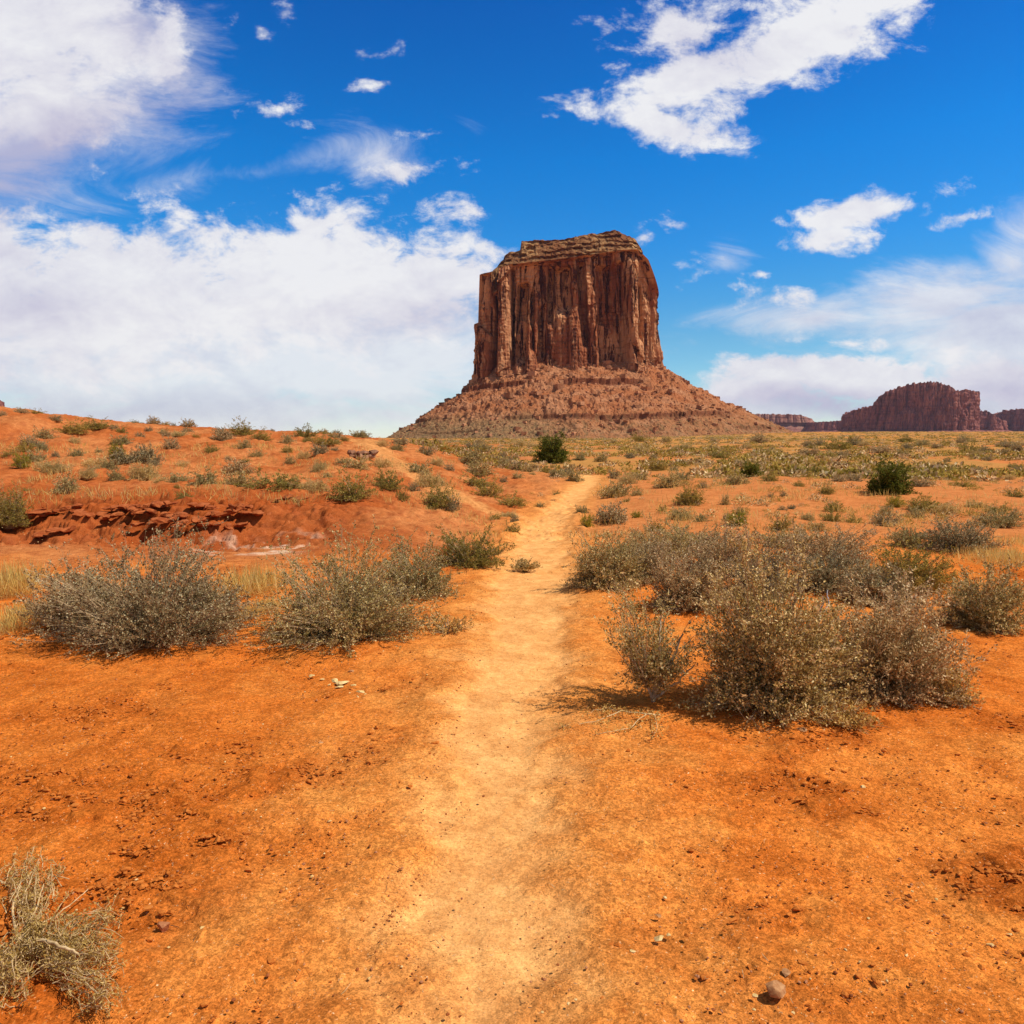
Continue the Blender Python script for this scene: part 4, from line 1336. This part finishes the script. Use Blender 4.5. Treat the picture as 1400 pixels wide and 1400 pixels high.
C3 = """215 310 110 80 o;330 250 85 45 s;370 175 55 35 d;410 215 50 30 t;200 225 70 40 t;415 385 110 100 o;470 392 50 60 d;375 300 90 60 t;275 350 45 50 o;320 315 40 35 d;430 295 40 35 s;545 215 70 55 s;575 255 110 60 s;560 300 110 55 o;605 340 110 75 o;
668 285 30 30 d;700 375 105 50 o;665 185 30 22 d;715 193 25 20 d;715 235 50 35 d;665 225 50 40 s;760 245 40 30 s;725 265 40 25 s;790 232 30 20 d;830 245 40 30 o;875 260 60 40 s;945 275 65 45 s;1090 265 40 35 d;1145 285 65 45 t;1200 270 45 35 s;1255 235 70 50 o;1300 300 75 55 s;1360 270 60 40 s;
1105 335 90 55 s;1180 330 40 25 s;1140 355 30 20 o;1385 370 90 80 o;1350 425 80 40 s;970 400 45 30 s;1085 440 120 75 d;990 455 50 50 y;1180 415 35 25 y;1250 470 60 45 o;1170 490 35 35 d;1280 390 30 20 d;870 330 30 20 o;855 358 25 15 d;690 415 60 25 t;635 420 45 25 o;700 480 60 50 o;710 435 35 30 d;810 370 30 15 s;
20 110 60 22 d;120 105 50 20 d;20 135 40 30 s;200 140 40 30 t;270 135 50 30 d;255 160 50 30 s;415 135 40 20 d"""
C4 = """320 510 90 45 s;430 500 70 40 o;50 520 80 50 s;130 590 90 65 o;175 525 35 25 d;435 560 25 18 d;483 558 25 20 d;258 590 35 40 s;325 630 55 35 o;265 645 30 25 d;90 645 80 40 s;310 670 80 45 y;175 655 60 30 s;478 610 30 18 d;515 605 30 18 d;580 650 50 30 t;680 615 65 45 o;675 655 65 45 o;875 630 60 35 s;
915 600 60 40 y;1040 615 110 60 o;1120 625 90 40 t;1015 520 60 35 d;545 520 40 25 o;650 550 60 40 o;760 500 60 30 d;700 500 50 25 d;480 690 80 65 o;590 400 70 30 d;710 380 110 45 o;870 395 70 30 d;960 380 40 25 d;1200 390 60 40 o;1260 390 40 25 d;1350 370 70 25 d;430 390 100 25 o;240 410 70 30 o;
1000 640 70 40 s;890 672 110 50 d;760 660 60 30 o;620 690 70 36 s;1320 625 80 40 o;1230 600 70 30 s;1380 560 60 30 o;1180 520 60 26 o;1130 470 70 24 o;1300 470 70 24 o;560 455 60 22 o;880 470 60 24 d"""
for txt, ox, oy in ((C2, 0, 520), (C3, 450, 560), (C4, 900, 480)):
    for row in txt.replace("\n", "").split(";"):
        a_, b_, c_, d_, k_ = row.split()
        px, py = ox + float(a_) / 2.8, oy + float(b_) / 2.8
        small_shrub(px, py, float(c_) / 2.8, float(d_) / 2.8, k_)

# the four bushes that stand out by their green
small_shrub(755, 634, 35, 35, 'g', "round deep green bush standing alone below the main butte where the trail vanishes", "green_bush")
small_shrub(1225, 677, 46, 40, 'g', "broad deep green bush on the flats past the gravel rise", "green_bush")
small_shrub(1030, 652, 26, 18, 'g', "small green bush with a dead stem on the flats between trail and broad green bush", "green_bush")

# random small plants filling the hillside and the flats
rngS = random.Random(12)
tries = 0
while count_shrubs[0] < 296 and tries < 3000:
    tries += 1
    if rngS.random() < .25:
        px, py = rngS.uniform(-5, 640), rngS.uniform(590, 680)
    else:
        px, py = rngS.uniform(640, 1405), 604 + 60 * rngS.random() ** 1.3
        if px < 830 and py > 655: continue
    w = rngS.uniform(8, 18) if py > 620 else rngS.uniform(9, 20)
    small_shrub(px, py, w, w * rngS.uniform(.45, .7), rngS.choice("sssdddoot"))


# ------------------------------------------------------------------ ground cover nobody could count
def scrub_cover():
    rng = np.random.default_rng(31)
    Vs = []
    n = 19000
    yv = np.exp(rng.uniform(math.log(34), math.log(780), n))
    u = rng.uniform(-.14, .80, n)
    x = u * yv
    dens = fbm(x / 14, yv / 14, 4, 131)
    keep = dens + rng.normal(size=n) * .20 > .07
    x, yv = x[keep], yv[keep]
    n = len(x)
    z = base_height(x, yv)
    size = (.25 + .45 * rng.random(n) ** 2) * (1 + .9 * sm(80, 400, yv))
    m = 34
    d = rng.normal(size=(n, m, 3)); d /= np.linalg.norm(d, axis=-1, keepdims=True)
    d[..., 2] = np.abs(d[..., 2])
    c = np.stack([x, yv, z], 1)[:, None] + d * (size[:, None, None] * np.array([1, 1, .62]) * (.5 + .5 * rng.random((n, m, 1))))
    dirs = d + rng.normal(size=d.shape) * .8
    ln = np.repeat(size, m) * .42
    lv, lq = diamonds(c.reshape(-1, 3), dirs.reshape(-1, 3), ln * .28, ln, rng)
    mi = np.repeat(rng.choice([0, 1, 2, 3], n, p=[.03, .37, .60, .00]), m)
    # small plants dotted over the nearer flats
    nn = 750
    yn = np.exp(rng.uniform(math.log(14), math.log(42), nn)); xn = rng.uniform(.02, .78, nn) * yn
    kp = (fbm(xn / 5, yn / 5, 3, 133) + rng.normal(size=nn) * .3 > -.05) & (path_mask(xn, yn, TP, TW, .2) > .35)
    xn, yn = xn[kp], yn[kp]; nn = len(xn)
    sz = .07 + .17 * rng.random(nn) ** 2
    k = 110
    d2 = rng.normal(size=(nn, k, 3)); d2 /= np.linalg.norm(d2, axis=-1, keepdims=True); d2[..., 2] = np.abs(d2[..., 2])
    c2 = np.stack([xn, yn, base_height(xn, yn)], 1)[:, None] + d2 * (sz[:, None, None] * np.array([1, 1, .8]) * rng.random((nn, k, 1)) ** .5)
    l2 = np.repeat(sz, k) * .32
    lv2, lq2 = diamonds(c2.reshape(-1, 3), (d2 + rng.normal(size=d2.shape) * .6).reshape(-1, 3), l2 * .14, l2, rng)
    lq = np.vstack([lq, lq2 + len(lv)]); lv = np.vstack([lv, lv2])
    mi = np.concatenate([mi, np.repeat(rng.choice([0, 1, 2, 3], nn, p=[.25, .3, .3, .15]), k)])
    o = link("scrub", mesh_np("scrub", lv, lq, None, [M_sage, M_sage_dark, M_olive, M_tan], qmat=mi))
    tag(o, "low scrub scattered across the straw coloured plain", "scrub", kind='stuff')


scrub_cover()


def grass():
    rng = np.random.default_rng(41)
    P, Ls = [], []
    # dry tufts: px, py, spread px, height px, blades
    spots = [(15, 815, 45, 55, 900), (40, 845, 40, 30, 500), (8, 862, 40, 24, 400), (345, 812, 48, 46, 900), (335, 845, 40, 24, 400), (375, 835, 30, 26, 300), (1380, 772, 50, 28, 600), (1355, 765, 40, 22, 400), (1180, 790, 40, 26, 300), (1345, 815, 50, 18, 300),
             (1050, 745, 60, 12, 200), (880, 735, 60, 12, 200), (820, 735, 40, 12, 200), (1090, 725, 60, 12, 200), (660, 735, 40, 14, 150), (640, 712, 60, 10, 200), (600, 700, 60, 10, 200), (1390, 745, 40, 18, 300), (1225, 790, 50, 22, 400)]
    for px, py, sp, hp, nb in spots:
        g = ground_at(px, py); s = g[1] / 1000
        p = g[None, :2] + rng.normal(size=(nb, 2)) * np.array([sp * s * .5, sp * s * .5])
        P.append(p); Ls.append(hp * s * (.5 + .6 * rng.random(nb)))
    # thin tufts scattered on the hill terrace and the flats
    for k in range(420):
        if rng.random() < .4: px, py = rng.uniform(0, 640), rng.uniform(610, 690)
        else: px, py = rng.uniform(820, 1400), 612 + 115 * rng.random() ** 1.2
        g = ground_at(px, py)
        nb = 26
        p = g[None, :2] + rng.normal(size=(nb, 2)) * .16
        P.append(p); Ls.append(.10 + .16 * rng.random(nb))
    p = np.vstack(P); L = np.concatenate(Ls)
    z = base_height(p[:, 0], p[:, 1])
    b = np.column_stack([p, z - .01])
    d = rng.normal(size=b.shape) * .38 + np.array([0, 0, 1])
    wd = .0016 + b[:, 1] * .00022
    lv, lq = diamonds(b, d, wd, L, rng)
    o = link("dry_grass", mesh_np("dry_grass", lv, lq, None, [M_straw]))
    tag(o, "tufts of straw yellow dry grass between the shrubs", "grass", kind='stuff')


grass()

# ------------------------------------------------------------------ stones
_ico = None


def ico(sub):
    import bmesh
    bm = bmesh.new()
    bmesh.ops.create_icosphere(bm, subdivisions=sub, radius=1)
    bm.verts.ensure_lookup_table()
    v = np.array([x.co for x in bm.verts]); f = np.array([[q.index for q in x.verts] for x in bm.faces])
    bm.free()
    return v, f


def rock_mesh(name, seed, size, flat, mat, sub=4, cuts=13):
    rng = np.random.default_rng(seed)
    v, f = ico(sub)
    for _ in range(cuts):                                    # broken faces
        n = rng.normal(size=3); n /= np.linalg.norm(n)
        d = rng.uniform(.28, .72)
        e = v @ n - d
        v = v - np.where(e > 0, e, 0)[:, None] * n[None]
    v = v * (1 + .06 * perlin(v[:, 0] * 3 + seed, v[:, 1] * 3 + v[:, 2] * 2, seed)[:, None])
    v = v * np.array([1, .8, flat]) * size
    return mesh_np(name, v, None, f, [mat], smooth=False)


def stone(px, py, w_px, flat, mat, label, seed, name="stone", group=None, rot=0.0, sink=.25):
    g = ground_at(px, py)
    s = g[1] / 1000 * w_px / 2 * 1.3
    o = link(name, rock_mesh(name, seed, s, flat, mat))
    o.location = (g[0], g[1], g[2] + s * flat * (1 - sink) * .8)
    o.rotation_euler = (0, 0, rot)
    tag(o, label, "stone", group)
    return o


stone(1061, 1362, 34, .75, M_rock_brown, "largest brown angular stone on the near sand", 3, rot=.4)
stone(1074, 1337, 17, .5, M_rock_brown, "flat brown stone just behind the largest angular stone", 4)
stone(1031, 1366, 11, .7, M_rock_pale, "small cream stone beside the largest angular stone", 5)
stone(902, 1288, 14, .7, M_rock_pale, "cream stone on the sand near the pale trail", 6)
stone(913, 1284, 7, .7, M_rock_pale, "tiny cream pebble touching the cream stone near the trail", 7)
stone(865, 1308, 9, .6, M_rock_pale, "little cream stone at the outer edge of the trail", 8)
stone(899, 1259, 9, .6, M_rock_brown, "little brown stone behind the cream stone near the trail", 9)
stone(1354, 1295, 9, .6, M_rock_pale, "cream stone on the dark crusted soil patch", 10)
stone(1380, 1282, 8, .6, M_rock_pale, "small pale stone beyond the cream stone on the dark crusted soil", 11)
stone(226, 1271, 20, .7, M_rock_red, "dark red round stone on the crusted soil near the half dead bush", 12)
stone(232, 1302, 11, .7, M_rock_pale, "pale round stone closest to the half dead bush", 13)
stone(279, 1275, 9, .7, M_rock_pale, "pale round pebble past the dark red stone", 14)
stone(303, 1262, 11, .7, M_rock_red, "orange stone past the pale round pebble", 15)
stone(440, 1018, 13, .5, M_rock_brown, "lone brown stone on smooth sand between bank shrubs and trail", 16)
stone(481, 921, 11, .4, M_rock_brown, "dark flat stone touching the cluster of cream chips", 17)
stone(1098, 1001, 15, .5, M_rock_brown, "brown stone at the foot of the tallest grey green shrub", 18)
stone(1178, 1080, 9, .6, M_rock_pale, "pale pebble on the sand in front of the dark bushy shrub", 19)
stone(450, 1127, 9, .5, M_rock_pale, "cream pebble on the sand along the outer trail edge", 20)
rr_ = random.Random(3)
for i, (px, py, w) in enumerate([(428, 925, 12), (440, 930, 9), (458, 932, 14), (472, 936, 22), (484, 940, 17), (462, 941, 13), (494, 948, 13), (480, 950, 9), (450, 938, 8), (470, 926, 8), (490, 955, 8), (500, 951, 7)]):
    stone(px, py, w, .28, M_rock_pale, "flat cream stone chip in the cluster on the sand below the spreading shrub", 40 + i, "stone_chip", "cream stone chips on the sand", rr_.random() * 6, .3)


def outcrop(name, label, px0, px1, py, h_px, seed, mat, rows=2, kind=None):
    """a stack of broken slabs sticking out of the slope"""
    g0, g1 = ground_at(px0, py), ground_at(px1, py)
    s = (g0[1] + g1[1]) / 2000
    w = (px1 - px0) * s; h = h_px * s
    mid = (g0 + g1) / 2
    rng = np.random.default_rng(seed)
    Vs, Fs, off = [], [], 0
    for r in range(rows):
        x = -w / 2
        while x < w / 2:
            sw = w * rng.uniform(.16, .4)
            v, f = ico(3)
            for _ in range(7):
                n = rng.normal(size=3); n /= np.linalg.norm(n)
                e = v @ n - rng.uniform(.5, .85)
                v = v - np.where(e > 0, e, 0)[:, None] * n[None]
            v = v * np.array([sw * .62, w * .22, h * .36]) * rng.uniform(.8, 1.15)
            v = v + np.array([x + sw / 2, rng.normal() * .05 * w + .06 * w * r, h * (.22 + .42 * r)])
            Vs.append(v); Fs.append(f + off); off += len(v)
            x += sw * .85
    o = link(name, mesh_np(name, np.vstack(Vs), None, np.vstack(Fs), [mat]))
    o.location = tuple(mid)
    tag(o, label, "rock")
    return o


outcrop("rock_outcrop", "dark brown slab of rock jutting from the hill beside the faint side track", 474, 508, 627, 12, 5, M_outcrop)
outcrop("rock_outcrop", "low pale broken rocks just below the dark slab on the hill", 468, 492, 640, 8, 6, M_rock_pale if False else M_outcrop, rows=1)


def bank_ledges():
    """broken crumbly beds jutting from the eroded bank, with shade under them"""
    rng = np.random.default_rng(8)
    for px0, px1, py in [(0, 52, 712), (50, 112, 702), (104, 160, 708), (150, 236, 698), (180, 262, 708), (262, 345, 696), (270, 330, 708), (318, 372, 702), (372, 420, 686), (50, 92, 732), (255, 330, 722), (190, 250, 724)]:
        g0, g1 = ground_at(px0, py), ground_at(px1, py)
        s = (g0[1] + g1[1]) / 2000
        w = (px1 - px0) * s
        Vs, Fs, off = [], [], 0
        x = -w / 2
        while x < w / 2:
            sw = rng.uniform(.05, .20)
            v, f = ico(3)
            for _ in range(8):
                nn = rng.normal(size=3) * np.array([1, 1, .6]); nn /= np.linalg.norm(nn)
                e = v @ nn - rng.uniform(.45, .85)
                v = v - np.where(e > 0, e, 0)[:, None] * nn[None]
            v = v * (1 + .12 * perlin(v[:, 0] * 4 + x * 9, v[:, 1] * 4 + v[:, 2] * 3, 5)[:, None])
            v = v * np.array([sw * .66, rng.uniform(.14, .24), rng.uniform(.022, .058)])
            a = rng.normal() * .25
            v = np.stack([v[:, 0] * math.cos(a) - v[:, 1] * math.sin(a), v[:, 0] * math.sin(a) + v[:, 1] * math.cos(a), v[:, 2] + v[:, 0] * rng.normal() * .12], 1)
            t = x / w + .5
            c = g0 * (1 - t) + g1 * t
            gz = base_height(np.array([c[0]]), np.array([c[1] + .16]))[0]
            v = v + np.array([c[0], c[1] + .06 + rng.normal() * .05, gz + .012 + .02 * rng.normal() + .05 * math.sin(x * 4 + px0)])
            Vs.append(v); Fs.append(f + off); off += len(v)
            x += sw * rng.uniform(.6, 1.1)
        V = np.vstack(Vs)
        mid = (g0 + g1) / 2
        o = link("rock_ledge", mesh_np("rock_ledge", V - mid, None, np.vstack(Fs), [M_ledge]))
        o.location = tuple(mid)
        tag(o, "ragged ledge of crumbly dark red rock in the eroded bank of the hill", "rock ledge", "ledges along the eroded bank")


bank_ledges()


def pebbles():
    rng = np.random.default_rng(21)
    n = 34000
    r = 1.75 * np.exp(rng.random(n) ** .85 * math.log(9.5))
    u = rng.uniform(-.78, .78, n)
    x = u * r; y = r
    dt = path_mask(x, y, TP, TW, .2)
    keep = rng.random(n) < np.where(dt < 0, .30, 1.0) * np.clip(.55 + .9 * fbm(x / .8, y / .8, 3, 141), .1, 1)
    x, y = x[keep], y[keep]; n = len(x)
    z = base_height(x, y)
    size = .0012 + .0055 * rng.random(n) ** 7 + y * .00032
    v, f = ico(1)
    V = v[None] * (1 + .5 * (rng.random((n, len(v), 1)) - .5)) * size[:, None, None] * np.stack([np.ones(n), .6 + .5 * rng.random(n), .45 + .35 * rng.random(n)], 1)[:, None]
    th = rng.random(n) * 6.28
    bx = V[..., 0] * np.cos(th)[:, None] - V[..., 1] * np.sin(th)[:, None]; by = V[..., 0] * np.sin(th)[:, None] + V[..., 1] * np.cos(th)[:, None]
    V = np.stack([bx, by, V[..., 2]], -1) + np.stack([x, y, z + size * .35 + .004], 1)[:, None]
    F = (f[None] + (np.arange(n) * len(v))[:, None, None]).reshape(-1, 3)
    mi = np.repeat(rng.choice([0, 1, 2], n, p=[.62, .28, .10]), len(f))
    o = link("pebbles", mesh_np("pebbles", V.reshape(-1, 3), None, F, [M_grit_dark, M_rock_red, M_rock_pale], tmat=mi))
    tag(o, "loose pebbles and grit strewn over the orange soil", "pebbles", kind='stuff')


pebbles()


def clods():
    rng = np.random.default_rng(23)
    n = 110000
    r = 1.8 * np.exp(rng.random(n) * math.log(5.5)); u = rng.uniform(-.76, .76, n)
    x = u * r; y = r
    cr = fbm(x / 1.1, y / .75, 4, 41)
    bias = -.30 + .62 * sm(-.1, -1.4, x) * sm(6.5, 2.5, y) + .40 * sm(.7, 2.6, x) * sm(5.5, 1.5, y)
    dt = path_mask(x, y, TP, TW, .2)
    p = (.05 + .55 * sm(.05, .6, cr + bias)) * sm(0, .5, dt) * np.clip(.35 + 1.3 * perlin(x / .22, y / .13, 142), .03, 1.2)
    keep = rng.random(n) < p
    x, y = x[keep], y[keep]; n = len(x)
    z = base_height(x, y)
    size = .0022 + .0085 * rng.random(n) ** 4 + y * .00042
    v, f = ico(1)
    k = rng.normal(size=(n, 3)) * 2.2
    bump = 1 + .45 * np.sin(v[None] @ np.array([2.1, 1.3, 2.7]) + k[:, :1]) * np.sin(v[None] @ np.array([-1.7, 2.9, 1.1]) + k[:, 1:2]) + .55 * (rng.random((n, len(v))) - .5)
    V = v[None] * bump[..., None] * size[:, None, None] * np.stack([1 + .8 * rng.random(n), .8 + .4 * rng.random(n), .55 + .3 * rng.random(n)], 1)[:, None]
    th = rng.normal(size=n) * .5
    bx = V[..., 0] * np.cos(th)[:, None] - V[..., 1] * np.sin(th)[:, None]; by = V[..., 0] * np.sin(th)[:, None] + V[..., 1] * np.cos(th)[:, None]
    V = np.stack([bx, by, V[..., 2]], -1) + np.stack([x, y, z + size * .45 + .012 * sm(.05, .6, fbm(x / 1.1, y / .75, 4, 41))], 1)[:, None]
    F = (f[None] + (np.arange(n) * len(v))[:, None, None]).reshape(-1, 3)
    o = link("soil_clods", mesh_np("soil_clods", V.reshape(-1, 3), None, F, [M_clod], smooth=False))
    tag(o, "crumbled clods of red orange soil lying in crusted patches", "clods", kind='stuff')


clods()


def litter():
    rng = np.random.default_rng(22)
    n = 260
    r = 1.9 * np.exp(rng.random(n) * math.log(3.6)); u = rng.uniform(-.75, .75, n)
    x = u * r; y = r
    z = base_height(x, y) + .012
    th = rng.random(n) * 6.28; L = .010 + .045 * rng.random(n) ** 3
    a = np.stack([x, y, z], 1); b = a + np.stack([np.cos(th) * L, np.sin(th) * L, .004 * rng.normal(size=n)], 1)
    mid = (a + b) / 2 + rng.normal(size=(n, 3)) * np.array([.004, .004, .003])
    v, q = tubes(np.stack([a, mid, b], 1), np.full(n, .0012), np.full(n, .0006), 4)
    mi = np.repeat(rng.choice([0, 1], n), 8)
    o = link("twig_litter", mesh_np("twig_litter", v, q, None, [M_darkstem, M_bleach], qmat=mi))
    tag(o, "broken bits of dry twig strewn over the sand", "litter", kind='stuff')


litter()


def haze():
    """the dry desert air"""
    import bmesh
    bm = bmesh.new()
    bmesh.ops.create_cube(bm, size=1.0)
    me = bpy.data.meshes.new("haze")
    for v in bm.verts:
        v.co = Vector((v.co.x * 17000, v.co.y * 17000, 210 + v.co.z * 450))
    bm.to_mesh(me); bm.free()
    m = bpy.data.materials.new("desert_air")
    m.use_nodes = True
    nt = m.node_tree
    nt.nodes.clear()
    vol = nt.nodes.new('ShaderNodeVolumePrincipled')
    vol.inputs['Color'].default_value = (.86, .78, .95, 1)
    vol.inputs['Density'].default_value = HAZE
    vol.inputs['Anisotropy'].default_value = 0.2
    out = nt.nodes.new('ShaderNodeOutputMaterial')
    nt.links.new(vol.outputs[0], out.inputs['Volume'])
    me.materials.append(m)
    tag(link("haze", me), "thin bluish desert haze over the far buttes", "haze", kind='stuff')


HAZE = 2.0e-5
haze()
